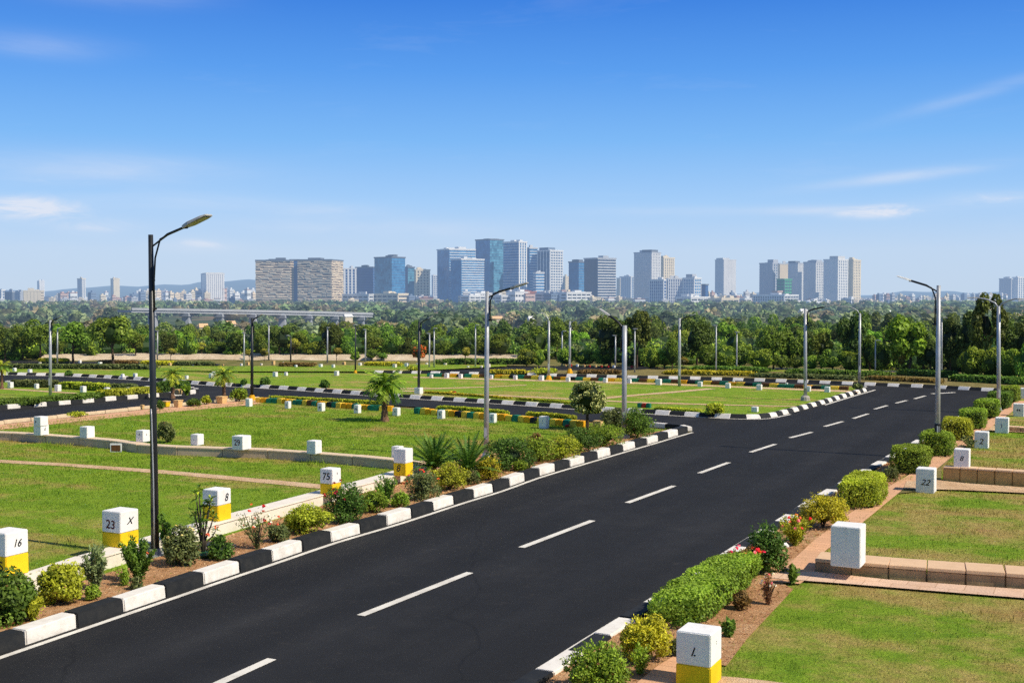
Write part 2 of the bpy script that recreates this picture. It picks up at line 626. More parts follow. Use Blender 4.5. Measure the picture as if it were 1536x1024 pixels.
def leaf_quads(Pn, N, size, col, aspect=.6, T=None):
    n = len(Pn)
    if T is None: T = rng.normal(size=(n, 3))
    T = T - N * (T * N).sum(1, keepdims=True)
    T = unit(T); B = np.cross(N, T)
    s = np.asarray(size).reshape(-1, 1)
    fold = N * s * .18
    V = np.stack([Pn - T * s + fold, Pn + B * s * aspect, Pn + T * s + fold, Pn - B * s * aspect], 1).reshape(-1, 3)
    C = np.repeat(np.concatenate([col, np.ones((n, 1))], 1), 4, 0)
    return V, C


def sphere_dirs(n, zmin=-1.):
    z = rng.uniform(zmin, 1, n); a = rng.uniform(0, 2 * math.pi, n)
    r = np.sqrt(1 - z * z)
    return np.stack([r * np.cos(a), r * np.sin(a), z], 1)


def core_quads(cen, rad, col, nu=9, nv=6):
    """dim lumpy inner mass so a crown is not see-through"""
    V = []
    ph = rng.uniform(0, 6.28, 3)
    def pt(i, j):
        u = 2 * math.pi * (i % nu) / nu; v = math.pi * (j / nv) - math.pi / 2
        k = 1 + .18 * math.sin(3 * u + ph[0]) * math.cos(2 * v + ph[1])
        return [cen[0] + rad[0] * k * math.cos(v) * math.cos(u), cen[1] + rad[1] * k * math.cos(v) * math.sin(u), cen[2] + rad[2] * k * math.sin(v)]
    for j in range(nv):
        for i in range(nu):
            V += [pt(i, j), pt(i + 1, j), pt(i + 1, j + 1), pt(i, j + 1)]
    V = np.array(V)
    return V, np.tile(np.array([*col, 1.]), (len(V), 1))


def crown_np(cz, rx, rz, nleaf, ls, dark, light, lobes=10, lob=(.36, .52), zmin=-.75, core=.55, spread=.62, odd=None, up=.25, ry=None):
    """foliage of one crown in units of its own height"""
    ry = ry or rx
    dark = np.array(dark); light = np.array(light)
    ld = sphere_dirs(lobes, zmin)
    lc = ld * np.array([rx, ry, rz]) * spread * rng.uniform(.75, 1.12, (lobes, 1)) + np.array([0, 0, cz])
    lr = rng.uniform(*lob, lobes)
    lb = rng.uniform(.72, 1.18, lobes)
    w = lr ** 2; w = w / w.sum()
    k = rng.choice(lobes, nleaf, p=w)
    d = sphere_dirs(nleaf, -.8)
    rad = rng.uniform(.72, 1.06, (nleaf, 1)) ** 1
    Pn = lc[k] + d * rad * lr[k][:, None] * np.array([rx, ry, rz])
    N = unit(d * .75 + rng.normal(size=(nleaf, 3)) * .5 + np.array([0, 0, up]))
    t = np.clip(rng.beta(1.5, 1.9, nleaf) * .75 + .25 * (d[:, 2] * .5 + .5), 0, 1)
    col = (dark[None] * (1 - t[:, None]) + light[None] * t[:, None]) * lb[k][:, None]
    if odd is not None:
        oc, frac = odd
        sel = rng.random(nleaf) < frac
        col[sel] = np.array(oc) * rng.uniform(.7, 1.2, (sel.sum(), 1))
    V, C = leaf_quads(Pn, N, ls * rng.uniform(.6, 1.35, nleaf), col)
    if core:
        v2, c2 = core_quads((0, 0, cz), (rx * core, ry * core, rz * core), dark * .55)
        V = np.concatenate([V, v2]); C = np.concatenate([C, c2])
    return V, C, lc


def trunk_mb(cz, r0, lc, lean=0., mi=0, n=7):
    m = MB()
    top = Vector((lean, 0, cz * .8))
    mid = Vector((lean * .35 + random.uniform(-.02, .02), random.uniform(-.02, .02), cz * .4))
    m.tube([(0, 0, -.03), (0, 0, .01), mid, top], [r0 * 1.5, r0 * 1.1, r0 * .8, r0 * .5], n, mi)
    for c in lc[:7]:
        a = mid.lerp(top, random.uniform(.3, 1.))
        b = Vector(c)
        m.tube([a, a.lerp(b, .5) + Vector((0, 0, .02)), b], [r0 * .42, r0 * .3, r0 * .12], 5, mi)
    return m


# ------------------------------------------------------------------ place words for labels
MARKS = [(0, 50, 'the far left edge'), (50, 115, 'the left island lamp'), (115, 205, 'the slim pale towers'), (205, 290, 'the tall black lamp'),
         (290, 384, 'the ribbed white tower'), (384, 445, 'the lattice left wing'), (445, 516, 'the lattice sunlit wing'), (516, 562, 'the dark blue offices'),
         (562, 622, 'the blue glass cube'), (622, 656, 'the cream tower'), (656, 714, 'the white banded offices'), (714, 757, 'the tallest glass tower'),
         (757, 806, 'the ribbed glass tower'), (806, 853, 'the white gridded tower'), (853, 925, 'the dark grey offices'), (925, 974, 'the pale hazy flats'),
         (974, 1020, 'the cream apartment tower'), (1020, 1066, 'the low blue offices'), (1066, 1126, 'the lone pale tower'), (1126, 1182, 'the green netted block'),
         (1182, 1236, 'the grey apartment row'), (1236, 1296, 'the tall pale apartments'), (1296, 1350, 'the open right skyline'), (1350, 1430, 'the right walk lamp'),
         (1430, 1480, 'the tallest dark tree'), (1480, 1900, 'the right edge')]


def mark(px):
    for a, b, s in MARKS:
        if a <= px < b: return s
    return MARKS[0][2] if px < 0 else MARKS[-1][2]


_ord = {}
ORD = ['first', 'second', 'third', 'fourth', 'fifth', 'sixth', 'seventh', 'eighth', 'ninth', 'tenth', 'eleventh', 'twelfth'] + ['%dth' % i for i in range(13, 60)]


def nth(key):
    _ord[key] = _ord.get(key, 0) + 1
    return ORD[_ord[key] - 1]

# ------------------------------------------------------------------ terrain
ys = [-90, -60, -30, 0, 20, 40, 60, 80, 95, 104, 110, 116, 122, 128, 135, 145, 160, 180, 200, 230, 270, 320, 380, 450, 550, 700, 900, 1200, 1600, 2200, 3200, 4500, 6500, 9000, 14000]
m = MB()
for i, y in enumerate(ys):
    w = 260 + max(0, y) * .95
    for j in range(25):
        x = (j / 24 * 2 - 1) * w
        m.v.append((x, y, terr(y) + (random.uniform(-.5, .5) if 160 < y < 3000 else 0)))
for i in range(len(ys) - 1):
    for j in range(24):
        k = i * 25 + j
        m.f.append((k, k + 1, k + 26, k + 25)); m.m.append(0)
tag(m.build('ground', M['terrain'], smooth=True), kind='structure')

# wooded ridge far behind the town
m = MB()
NR = 260
for r_, (Y, f) in enumerate(((4600, 0.), (5300, .45), (5900, .85), (6300, 1.), (7400, .2))):
    for j in range(NR):
        px = -900 + 3300 * j / (NR - 1)
        u = px
        h = 430 + 3.5 * math.sin(u * .011 + 1.) + 2.2 * math.sin(u * .031) + 1.0 * math.sin(u * .09 + 2)
        h += 3.6 * sstep(1150, 1300, u); h -= 5.5 * math.exp(-((u - 390) / 60.) ** 2) + 3.5 * math.exp(-((u - 270) / 90.) ** 2) - 1.5
        h += 6.5 * sstep(380, 640, u) - .8 * sstep(1250, 1330, u)
        h -= random.uniform(0, 1.3) if r_ == 3 else 0
        zt = CAMH + (HOR - h) * 6300 / FPX
        m.v.append(((px - CX) / FPX * Y, Y, -16 + (zt + 16) * f))
for r_ in range(4):
    for j in range(NR - 1):
        k = r_ * NR + j
        m.f.append((k, k + 1, k + NR + 1, k + NR)); m.m.append(0)
M['hill'] = plain('hill_woods', (.035, .06, .035), .95, .4, .01)
tag(m.build('hills', M['hill'], smooth=True), kind='structure')

# ------------------------------------------------------------------ road lines (surveyed kerb feet)
KL_px = [(0, 980), (115, 941), (230, 902), (339, 865), (420, 838), (494, 813), (596, 783), (689, 753), (745, 736), (798, 717), (844, 703), (883, 691.5), (936, 676), (978, 664), (1010, 654.5), (1033, 648)]
KL = [G(*p) for p in KL_px]
d0 = (KL[3] - KL[0]).normalized()
KL = [KL[0] - d0 * 26, KL[0] - d0 * 12] + KL
KL = smooth_line(KL, .6)
KR_px = [(778, 1024), (890, 953), (1000, 885), (1100, 822), (1186, 769), (1236, 738), (1337, 682), (1415, 638), (1465, 610), (1494, 594)]
KRH = .10
KR = [G(x, y, KRH) for x, y in KR_px]
for v in KR: v.z = 0
d1 = (KR[3] - KR[0]).normalized()
KR = [KR[0] - d1 * 30, KR[0] - d1 * 12] + KR
KR = smooth_line(KR, .6)
# far side of the side road and the corner up to the cross road
KF_px = [(-160, 556), (0, 562), (110, 564.5), (225, 571), (320, 578), (430, 584), (560, 593.5), (680, 601.5), (760, 606), (860, 613), (960, 619.5), (1060, 625.5), (1120, 628), (1150, 627), (1180, 621), (1232, 607), (1275, 594), (1298, 587.5), (1306, 584.5), (1296, 582)]
KF = smooth_line([G(*p) for p in KF_px], .6)
# far kerb of the T
KT_px = [(560, 559.5), (760, 563), (960, 567.5), (1080, 570), (1200, 574), (1290, 577.5), (1400, 582), (1470, 586), (1520, 588)]
KT = smooth_line([G(*p) for p in KT_px], .8)
# tip of the left lot and its side-road kerb
KA_px = [(1033, 648), (1039, 645.5), (1034, 643.2), (1000, 640), (960, 637), (900, 632), (840, 628), (770, 621.5), (660, 612.5), (560, 606), (470, 601), (390, 598.5)]
KA = smooth_line([G(*p) for p in KA_px], .5)
KAtip = [p for p in KA if p.x > G(955, 637).x]
# walk edge along the side road
KP_px = [(390, 598.5), (330, 602.5), (225, 612.5), (130, 622.5), (0, 636), (-200, 657)]
KP = smooth_line([G(*p) for p in KP_px], .8)
# island between the two arms of the side road
KI_px = [(-200, 631), (0, 614), (60, 609.5), (140, 603), (230, 595.5), (280, 592), (297, 589.2), (299, 587.2), (290, 585.5), (240, 584), (100, 578), (0, 575), (-200, 569)]
KI = smooth_line([G(*p) for p in KI_px], .5)

# carriageways
road_poly = [p for p in KL] + [G(1150, 640)] + [G(1150, 627), G(1180, 621), G(1232, 607), G(1298, 587.5), G(1304, 584), G(1295, 581), G(1290, 577.5), G(1400, 582), G(1470, 586), G(1520, 588)] + [p for p in reversed(KR)]
road = poly_sheet('road', road_poly, 0., M['asphalt'])
side_poly = [p for p in KF if p.y < 200][:0] + [G(*p) for p in KF_px[:13]] + [G(1150, 627), G(1155, 642), G(1037, 648)] + [p for p in KA[3:]] + [p for p in KP[1:]]
side_road = poly_sheet('side_road', side_poly, -.004, M['asphalt'])
cross_poly = [G(*p) for p in [(560, 559.5), (760, 563), (960, 567.5), (1080, 570), (1200, 574), (1290, 577.5), (1300, 583), (1285, 581.5), (1100, 574.5), (960, 570.5), (760, 566), (560, 562.5)]]
cross_road = poly_sheet('cross_road', cross_poly, .004, M['asphalt'])
far_road = poly_sheet('back_road', [G(*p) for p in [(360, 557.5), (470, 557.5), (560, 558), (640, 556), (720, 552.5), (790, 549.5), (960, 549.5), (1010, 553), (930, 557), (800, 556.5), (700, 558.5), (600, 561.5), (470, 560.5), (360, 560)]], .012, M['asphalt'])
poly_sheet('back_lane', [G(*p) for p in [(-60, 541), (60, 541.5), (200, 543), (330, 546), (330, 548), (200, 546.5), (60, 545), (-60, 544)]], .012, M['asphalt'])

# edge lines and lane dashes are children of their road
el = ribbon('edge_line', offset_line(KL, 0), .10, .21, .006, M['marking'], road)
er = ribbon('edge_line', offset_line(KR, 0), -.20, -.09, .006, M['marking'], road)
tipl = smooth_line([G(1232, 607), G(1275, 594), G(1298, 587.5), G(1308, 584.5)], .5)
ribbon('edge_line', tipl, .10, .22, .0065, M['marking'], road)
fl = smooth_line([G(*p) for p in KF_px[1:15]], .6)
ribbon('edge_line', fl, .10, .22, .0065, M['marking'], road)
for (x0, y0, x1, y1) in [(250, 1060, 408, 988), (541, 923, 705, 858.5), (782, 821, 889, 780.5), (941, 754, 1011, 728.5), (1049, 709.5, 1093, 693.5), (1126, 678, 1163, 666),
                         (1185, 656.5, 1218, 648), (1237, 639.5, 1264, 632), (1280, 627.5, 1302, 620.5), (1312, 613.5, 1331, 608), (1344, 604.5, 1360, 600.5), (1372, 598, 1388, 593.5)]:
    a = G(x0, y0); b = G(x1, y1)
    ribbon('lane_dash', [a, b], -.075, .075, .007, M['marking'], road)
a, b = G(80, 1140), G(180, 1095)
ribbon('lane_dash', [a, b], -.075, .075, .007, M['marking'], road)
ribbon('stop_line', [G(1398, 590.5), G(1432, 588.5)], -.12, .12, .007, M['marking'], road)

# ------------------------------------------------------------------ lots
KBW = [M['white_paint'], M['black_paint']]
kerb(KL, .98, -1, .30, .21, 'black and white kerb along the left flower bed', KBW, 1)
kerb(KR, .95, 1, .30, .17, 'black and white kerb along the right hedge bed', KBW, 0)
kerb(KF, .66, -1, .28, .16, 'black and white kerb on the far side of the side road', KBW, batter=.11)
kerb(KT, .62, -1, .28, .16, 'black and white kerb closing the far junction', KBW, batter=.12)
kerb(KAtip[2:], .72, -1, .26, .15, 'black and white kerb round the tip of the left lot', KBW)
kerb(KI, .60, -1, .28, .18, 'black and white kerb round the left island', KBW, bevel=.015)
kerb(KP, 1.2, 1, .15, .12, 'plain tan edging along the left footpath', [M['tan_cap'], M['tan_cap']])

LZ = .10
lawnA = [G(*p, LZ) for p in [(-900, 760), (0, 640), (130, 627), (225, 617), (330, 607), (390, 602), (470, 604.5), (560, 609.5), (660, 616), (770, 625), (840, 631), (960, 640), (1010, 646), (940, 666), (880, 680)]]
for p in [(800, 700), (700, 728), (640, 748), (560, 772), (480, 798), (380, 830), (240, 878), (120, 920), (0, 960)]:
    lawnA.append(G(*p, LZ))
lawnA += [G(0, 960, LZ) - d0 * 24, G(-900, 900, LZ) - DV * 12]
poly_sheet('lawn', lawnA, LZ, M['turf'])
# planting bed along the left kerb
bl = offset_line(KL, -.28)
br = [G(*p, LZ) for p in [(1000, 646), (960, 652), (900, 652), (830, 662), (760, 672), (690, 690), (640, 708), (600, 722), (540, 742), (348, 803), (160, 862), (0, 915)]]
br.append(br[-1] - d0 * 24)
poly_sheet('planting_bed', bl[:] + br, LZ + .035, M['soil'])
# footpath on the far edge of the left lot
poly_sheet('footpath', [G(*p, .1) for p in [(-200, 658), (0, 637), (130, 623.5), (225, 613.5), (330, 603.5), (390, 599.5), (400, 603), (375, 607.5), (300, 614), (225, 621), (130, 631), (0, 644.5), (-200, 667)]], LZ + .008, M['paver'])
poly_sheet('path', [G(*p, LZ) for p in [(-150, 686), (0, 689.5), (100, 695), (250, 705.5), (400, 719), (530, 731), (575, 737), (540, 739.5), (400, 725), (250, 711), (100, 699.5), (0, 694), (-150, 690)]], LZ + .010, M['path'])

# right-hand lots
lawnR = [p for p in offset_line(KR, .28)] + [G(1530, 588), G(1900, 600), G(2600, 760), G(2600, 760) - DV * 40]
poly_sheet('lawn', lawnR, LZ, M['turf'])
bedR = [p for p in offset_line(KR, .27)] + [G(*p, LZ) for p in [(1512, 603), (1470, 640), (1405, 682), (1337, 729), (1270, 775), (1218, 815), (1160, 868), (1190, 885), (1120, 960), (1090, 1000), (1010, 990), (959, 1026)]]
bedR += [bedR[-1] - d1 * 20]
poly_sheet('planting_bed', bedR, LZ + .02, M['soil'])
poly_sheet('footpath', [G(*p, LZ) for p in [(860, 1120), (959, 1024), (985, 1003), (1012, 986), (1040, 988), (1015, 1030), (960, 1120)]], LZ + .036, M['paver'])
poly_sheet('footpath', [G(*p, LZ) for p in [(1150, 874), (1172, 858), (1218, 815), (1270, 775), (1337, 729), (1386, 700), (1405, 682), (1470, 640), (1512, 611), (1524, 602), (1540, 602), (1500, 632), (1447, 671), (1407, 703), (1355, 735), (1292, 787), (1228, 836), (1222, 862), (1200, 878)]], LZ + .034, M['paver'])
poly_sheet('footpath', [G(*p, LZ) for p in [(1160, 862), (1222, 860), (1330, 872), (1452, 881), (1536, 887), (1800, 910), (1800, 925), (1536, 900), (1427, 891.5), (1264, 878), (1156, 870)]], LZ + .042, M['paver_pale'])
poly_sheet('path', [G(*p, LZ) for p in [(1360, 724), (1404, 722), (1450, 727), (1536, 733), (1800, 750), (1800, 760), (1536, 741.5), (1440, 737), (1355, 735)]], LZ + .046, M['path'])
poly_sheet('path', [G(*p, LZ) for p in [(1490, 640), (1536, 645), (1700, 655), (1700, 660), (1536, 650), (1480, 647)]], LZ + .046, M['path'])
poly_sheet('path', [G(*p, LZ) for p in [(1075, 1018), (1120, 1022), (1300, 1044), (1300, 1054), (1120, 1032), (1070, 1030)]], LZ + .046, M['path'])
poly_sheet('dry_verge', [G(*p, LZ) for p in [(1337, 729), (1386, 700), (1430, 672), (1470, 655), (1447, 671), (1412, 702), (1412, 724), (1380, 738), (1340, 742)]], LZ + .028, M['dry_ground'])

# middle lot B, between side road and cross road
lawnB = [p for p in offset_line(KF, -.2)] + [G(*p) for p in [(1285, 582), (1100, 576), (960, 571.5), (760, 567), (640, 563), (560, 562), (470, 561.5), (330, 561), (225, 558), (110, 556), (0, 554), (-160, 551)]]
poly_sheet('lawn', lawnB, LZ, M['turf'])
poly_sheet('path', [G(*p, LZ) for p in [(620, 565), (760, 568.5), (960, 573.5), (1100, 579), (1285, 586), (1290, 588.5), (1240, 587), (1100, 581), (960, 575.5), (760, 570.5), (620, 566.5)]], LZ + .006, M['path'])
poly_sheet('path', [G(*p, LZ) for p in [(905, 596), (960, 591), (1010, 587), (1060, 582.5), (1075, 583.2), (1015, 588.8), (960, 593), (905, 598.5)]], LZ + .010, M['path'])
poly_sheet('path', [G(*p, LZ) for p in [(560, 582.5), (650, 582), (740, 579.5), (790, 577), (790, 577.8), (740, 580.6), (650, 583.5), (560, 584)]], LZ + .010, M['path'])
poly_sheet('path', [G(*p, LZ) for p in [(480, 582), (620, 586), (800, 595), (960, 603), (1100, 607), (1200, 609), (1200, 610), (1100, 608.4), (960, 604.6), (800, 596.7), (620, 587.6), (480, 583)]], LZ + .013, M['path'])
poly_sheet('island_lawn', [v for v in offset_line(KI, -.25)], LZ, M['turf'])
poly_sheet('path', [G(*p, LZ) for p in [(-60, 579), (0, 582), (60, 585.5), (120, 589.5), (150, 592), (150, 593), (60, 587.3), (0, 583.6), (-60, 581)]], LZ + .01, M['path'])
# strips behind the cross road and the back lawns
poly_sheet('verge', [p for p in offset_line(KT, -.2)][len(KT) // 5:] + [G(*p) for p in [(1536, 588), (1750, 596), (1750, 580), (1536, 572), (1290, 561), (1080, 556.5), (1000, 554), (940, 557.5), (800, 557.5)]], LZ, M['dry_ground'])
poly_sheet('back_lawn', [G(*p, LZ) for p in [(-150, 546), (60, 546.5), (200, 548), (350, 549), (560, 547), (760, 541), (760, 549), (640, 555), (560, 557), (360, 556.8), (200, 555), (0, 552), (-150, 550)]], LZ, M['turf'])
poly_sheet('back_verge', [G(*p, LZ) for p in [(980, 548), (1300, 554), (1536, 564), (1750, 570), (1750, 577), (1536, 570), (1300, 560), (1090, 555.5), (1000, 552.6)]], LZ + .01, M['turf'])
poly_sheet('footpath', [G(*p, .05) for p in [(1080, 551.5), (1210, 554), (1340, 557.5), (1400, 560), (1400, 562.5), (1330, 560), (1210, 557), (1080, 554)]], LZ + .03, M['path'])


# ------------------------------------------------------------------ low walls
def wall_run(name, label, line, w, h, z0, mat, mat_cap, L, joint=True, bevel=.015, cap_h=.05, overhang=.02):
    """plastered or stone garden wall: body stones and a coping as parts; line = foot of the front face, left to right"""
    q = resample(line, L)
    q.append(line[-1].copy())
    root = empty(name, (0, 0, 0)); tag(root, label, 'low wall')
    b = MB(); c = MB()
    for i in range(len(q) - 1):
        a, e = q[i], q[i + 1]
        if (e - a).length < .05: continue
        t = (e - a).normalized(); n = Vector((-t.y, t.x, 0))
        g = t * .006 if joint else t * 0
        j = n * random.uniform(-.006, .006); dz = random.uniform(-.006, .006)
        p = [a + g + j, e - g + j, e - g + n * w, a + g + n * w]
        b.box8([(*v.xy, z0 - .1) for v in p] + [(*v.xy, z0 + h - cap_h) for v in p])
        p = [a + g - n * overhang + j, e - g * .8 - n * overhang + j, e - g * .8 + n * (w + overhang), a + g + n * (w + overhang)]
        c.box8([(*v.xy, z0 + h - cap_h + .002) for v in p] + [(*v.xy, z0 + h + dz) for v in p])
    b.build('wall_stone' if joint else 'wall_face', mat, root, bevel=bevel if joint else 0)
    c.build('coping', mat_cap, root, bevel=.008)
    return root


W3 = smooth_line([G(*p, LZ) for p in [(-260, 651), (-120, 656), (0, 660), (100, 667), (167, 673), (224, 681), (400, 688), (520, 697), (595, 704.5), (628, 708)]], .6)
wall_run('lot_wall', 'long low tan plastered wall crossing the left lawns under the white markers', W3, .34, .27, LZ, M['tan_wall'], M['tan_cap'], 1.5, bevel=.01)
W4 = smooth_line([G(*p, LZ) for p in [(-180, 974), (0, 909), (44, 893), (160, 853), (250, 826), (348, 797), (440, 770), (530, 745.5), (600, 726), (640, 712)]], .6)
wall_run('bed_wall', 'cream low wall between left lawn and flower bed carrying yellow based markers', W4, .42, .26, LZ, M['cream_wall'], M['cream_wall'], 2.4, joint=False, cap_h=.04)
W1 = [G(*p, LZ) for p in [(1222, 859), (1322, 868), (1452, 878), (1536, 884), (1760, 903)]]
wall_run('stone_wall', 'low rough stone block wall behind the pale paver path at lower right', W1, .62, .26, LZ, M['stone'], M['stone_cap'], .62, cap_h=.06)
W2 = [G(*p, LZ) for p in [(1414, 722.5), (1480, 727), (1536, 731), (1700, 742)]]
wall_run('stone_wall', 'low golden stone block wall beside the second upper right marker', W2, .35, .40, LZ, M['stone_light'], M['stone_cap'], .42, cap_h=.04)
W5 = [G(*p, LZ) for p in [(1509, 647.5), (1560, 651), (1640, 657)]]
wall_run('stone_wall', 'short brown wall at right edge beside the third white marker', W5, .35, .2, LZ, M['stone'], M['stone_cap'], .5, cap_h=.04)
# sandy bank under the far trees
bk = smooth_line([G(*p, 0) for p in [(60, 540), (250, 538.5), (400, 539), (520, 539.5), (640, 540), (790, 541)]], 1.2)
m = MB()
prof = [(0, -.04), (.15, .08), (.7, .25), (1.2, .32), (3.0, .30)]
bl_ = [[Vector((*q.xy, z + random.uniform(-.03, .03))) for q in offset_line(bk, -d)] for d, z in prof]
for r_ in range(len(prof) - 1):
    for i in range(len(bk) - 1):
        m.quad(bl_[r_][i], bl_[r_][i + 1], bl_[r_ + 1][i + 1], bl_[r_ + 1][i])
tag(m.build('sand_bank', M['sand']), kind='structure')

# painted low walls: multicolour stones with a clipped hedge behind
CK = [M['yellow_dull'], M['green_paint'], M['ochre_paint'], M['brown_paint'], M['green_paint'], M['yellow_dull'], M['red_paint'], M['black_paint']]
PAT = [0, 2, 1, 1, 0, 2, 5, 4, 4, 0, 3, 1, 2, 0, 7, 1, 0, 2, 2, 1]
cw = smooth_line([G(*p, LZ) for p in [(382, 603.5), (430, 606), (500, 611.5), (560, 616), (590, 617)]], .4)
kerb(cw, .30, -1, .3, .32, 'yellow, green and brown painted low wall left of the fan palm', CK, pattern=PAT, name='painted_wall', kind='thing', cat='painted wall', jitter=.02)
cw = smooth_line([G(*p, LZ) for p in [(620, 620.5), (700, 627), (770, 632.5), (830, 638), (880, 642)]], .4)
kerb(cw, .31, -1, .3, .34, 'yellow and green painted low wall between fan palm and ball tree', CK, pattern=[1, 0, 2, 0, 1, 0, 2, 7, 0, 1, 0, 2], name='painted_wall', kind='thing', cat='painted wall', jitter=.02)
cw = smooth_line([G(*p, LZ) for p in [(640, 564.5), (760, 567), (880, 571), (960, 573), (1100, 578), (1200, 582.5), (1285, 585.5)]], .6)
kerb(cw, .46, -1, .3, .28, 'long green and yellow painted low wall along the cross road', CK, pattern=[4, 1, 3, 2, 7, 4, 5, 3, 1, 2, 0, 7, 1, 3, 0], name='painted_wall', kind='thing', cat='painted wall', jitter=.02)
cw = [G(672, 594), G(686, 594.6)]
kerb(cw, .18, -1, .2, .24, 'short red and green painted stones by the side road left of the grey lamp', CK, pattern=[0, 6, 3, 1], name='painted_wall', kind='thing', cat='painted wall')
cw = [G(955, 611, LZ), G(975, 612, LZ)]
kerb(cw, .2, -1, .2, .3, 'short red, green and yellow painted stones beside the capless grey lamp', CK, pattern=[1, 6, 4, 0], name='painted_wall', kind='thing', cat='painted wall')


# ------------------------------------------------------------------ plot markers
def glyphs(parent, s, size, pos, normal_axis, mat, shear=0., squeeze=1.):
    """painted number: pos on the block's face in block coordinates; axis 'f' front (-Y) or 's' right side (+X)"""
    c = bpy.data.curves.new('plot_number', 'FONT')
    c.body = s; c.size = size; c.align_x = 'CENTER'; c.align_y = 'CENTER'; c.shear = shear
    c.extrude = .0012; c.offset = size * .012
    c.materials.append(mat)
    tmp = bpy.data.objects.new('plot_number', c); me = bpy.data.meshes.new_from_object(tmp)
    bpy.data.objects.remove(tmp); me.name = 'plot_number'
    o = bpy.data.objects.new('plot_number', me); COL.objects.link(o)
    o.parent = parent; o.location = pos
    o.rotation_euler = (math.pi / 2, 0, 0) if normal_axis == 'f' else (math.pi / 2, 0, math.pi / 2)
    o.rotation_euler.rotate_axis('Z', random.uniform(-.07, .07))
    o.scale = (squeeze * random.uniform(.92, 1.08), 1, 1)
    return o


_blockmesh = {}


def block_mesh(name, sx, sy, sz, mat, z0=0., chip=True):
    m = MB()
    m.box((0, 0, z0), sx, sy, sz)
    o = m.build(name, mat, None, bevel=.012)
    return o


def marker(x0, x1, yt, yb, z0, label, yellow=0., front=None, side=None, rz=-ROAD, group=None, cat='plot marker', second=None, blockmat='white_block', wd=None):
    """concrete plot marker, feet at level z0; px box of its outline"""
    c0 = G((x0 + x1) / 2, yb, z0)
    ang = math.atan2(c0.x, c0.y)
    th = abs(ROAD - ang)
    w = (x1 - x0) * M_PER_PX(c0.y) / (math.cos(th) + math.sin(th))
    if wd: w = wd
    c = c0 + Vector((math.sin(ang), math.cos(ang), 0)) * w * .62
    H = (yb - yt) * M_PER_PX(c0.y) * .965
    root = empty('plot_marker', (c.x, c.y, z0), rz)
    tag(root, label, cat, group)
    if yellow:
        hy = H * yellow
        a = block_mesh('painted_base', w, w, hy, M['yellow_paint']); a.parent = root
        b = block_mesh('painted_top', w * .992, w * .992, H - hy - .002, M[blockmat], hy + .002); b.parent = root
    else:
        hy = 0
        b = block_mesh('block', w, w, H, M[blockmat]); b.parent = root
    for spec, ax in ((front, 'f'), (side, 's')):
        if spec:
            s, fh, fz, mt, sh = spec[:5]
            fx = spec[5] if len(spec) > 5 else 0.
            p = (fx * w, -w / 2 - .0015, fz * H) if ax == 'f' else (w / 2 + .0015, fx * w, fz * H)
            glyphs(root, s, fh * H, p, ax, M[mt], sh)
    return root


WT = LZ + .26      # top of the cream wall
marker(-18, 42, 796, 866, WT, 'yellow based white marker cut by the left edge, dark figures low on its front', .47, ('2S', .30, .24, 'ink', 0, .12), ('16', .24, .73, 'ink', .25))
marker(154, 208, 765, 821, WT, 'yellow based white marker numbered 23 left of the tall black lamp', .40, ('23', .34, .62, 'ink_red', 0, -.02), ('X', .27, .70, 'ink', .35))
marker(304, 347, 733, 782, WT, 'yellow based white marker half hidden behind the tall leafy plant', .50, None, ('8', .34, .72, 'ink', .3, .12))
marker(480, 512, 702, 742, WT, 'yellow based white marker numbered 75 on the cream wall', .42, ('75', .38, .70, 'ink', .1), ("'", .3, .72, 'ink', .2))
marker(590, 620, 672, 714, WT, 'yellow based white marker with an 8 low on its yellow front', .47, ('8', .36, .27, 'ink', .15, -.1), None)
marker(587, 606, 669, 690, LZ + .2, 'plain white block tucked behind the marker with the low 8')
W3T = LZ + .27
marker(51, 73, 637, 653, W3T, 'lower white block of the stacked pair on the tan wall', 0, None, ('d', .4, .6, 'ink', 0), group=None)
marker(51, 72, 624.5, 639, W3T + .31, 'upper white block of the stacked pair on the tan wall', 0, ('a', .5, .5, 'ink', 0, -.2), None)
marker(120, 142, 639.5, 657, W3T, 'plain white block on the tan wall left of the black lamp', 0, ("'", .3, .6, 'ink', 0))
marker(204, 225, 645, 663, W3T, 'white block on the tan wall touching the black lamp pole in view', 0, ('A', .28, .65, 'ink', 0), ('c', .3, .65, 'ink_red', 0))
marker(286, 306, 651, 668, W3T, 'white block on the tan wall with two tiny specks, right of the round bush', 0, ('-', .3, .55, 'ink_red', 0), ("'", .25, .6, 'ink', 0))
marker(348, 377, 653.5, 675, W3T, 'white block numbered 29 on the tan wall', 0, ('29', .60, .52, 'ink_red', 0))
marker(460, 483, 660.5, 681, W3T, 'white block with small specks on the tan wall right of number 29', 0, ('.', .4, .65, 'ink', 0), ('-', .3, .65, 'ink', 0))
# white posts in front of the painted wall
for (x0, x1, yt, yb, lab, fr) in [
    (368, 379, 597.5, 610, 'small white post at the left end of the painted wall', None),
    (427, 437, 601.5, 613, 'small white post, second from the left end of the painted wall', ('n', .4, .55, 'ink', 0)),
    (476, 488, 604, 617, 'small white post, third from the left end of the painted wall', ('#', .5, .5, 'ink', 0)),
    (530.5, 542, 607, 620, 'small white post just left of the fan palm trunk', ('H', .5, .5, 'ink', 0)),
    (588.5, 601, 611, 624, 'small white post just right of the fan palm trunk', ('4', .4, .55, 'ink', 0)),
    (655.5, 668, 615, 628.5, 'small white post midway between fan palm and grey lamp', ('8', .45, .55, 'ink', 0)),
    (733, 745.5, 620, 634.5, 'small white post beside the grey lamp pole', ('5', .55, .5, 'ink', 0)),
    (808, 824, 624, 643, 'white post with two dots before the painted wall near the ball tree', (':', .5, .6, 'ink', 0))]:
    marker(x0, x1, yt, yb, LZ, lab, 0, fr)
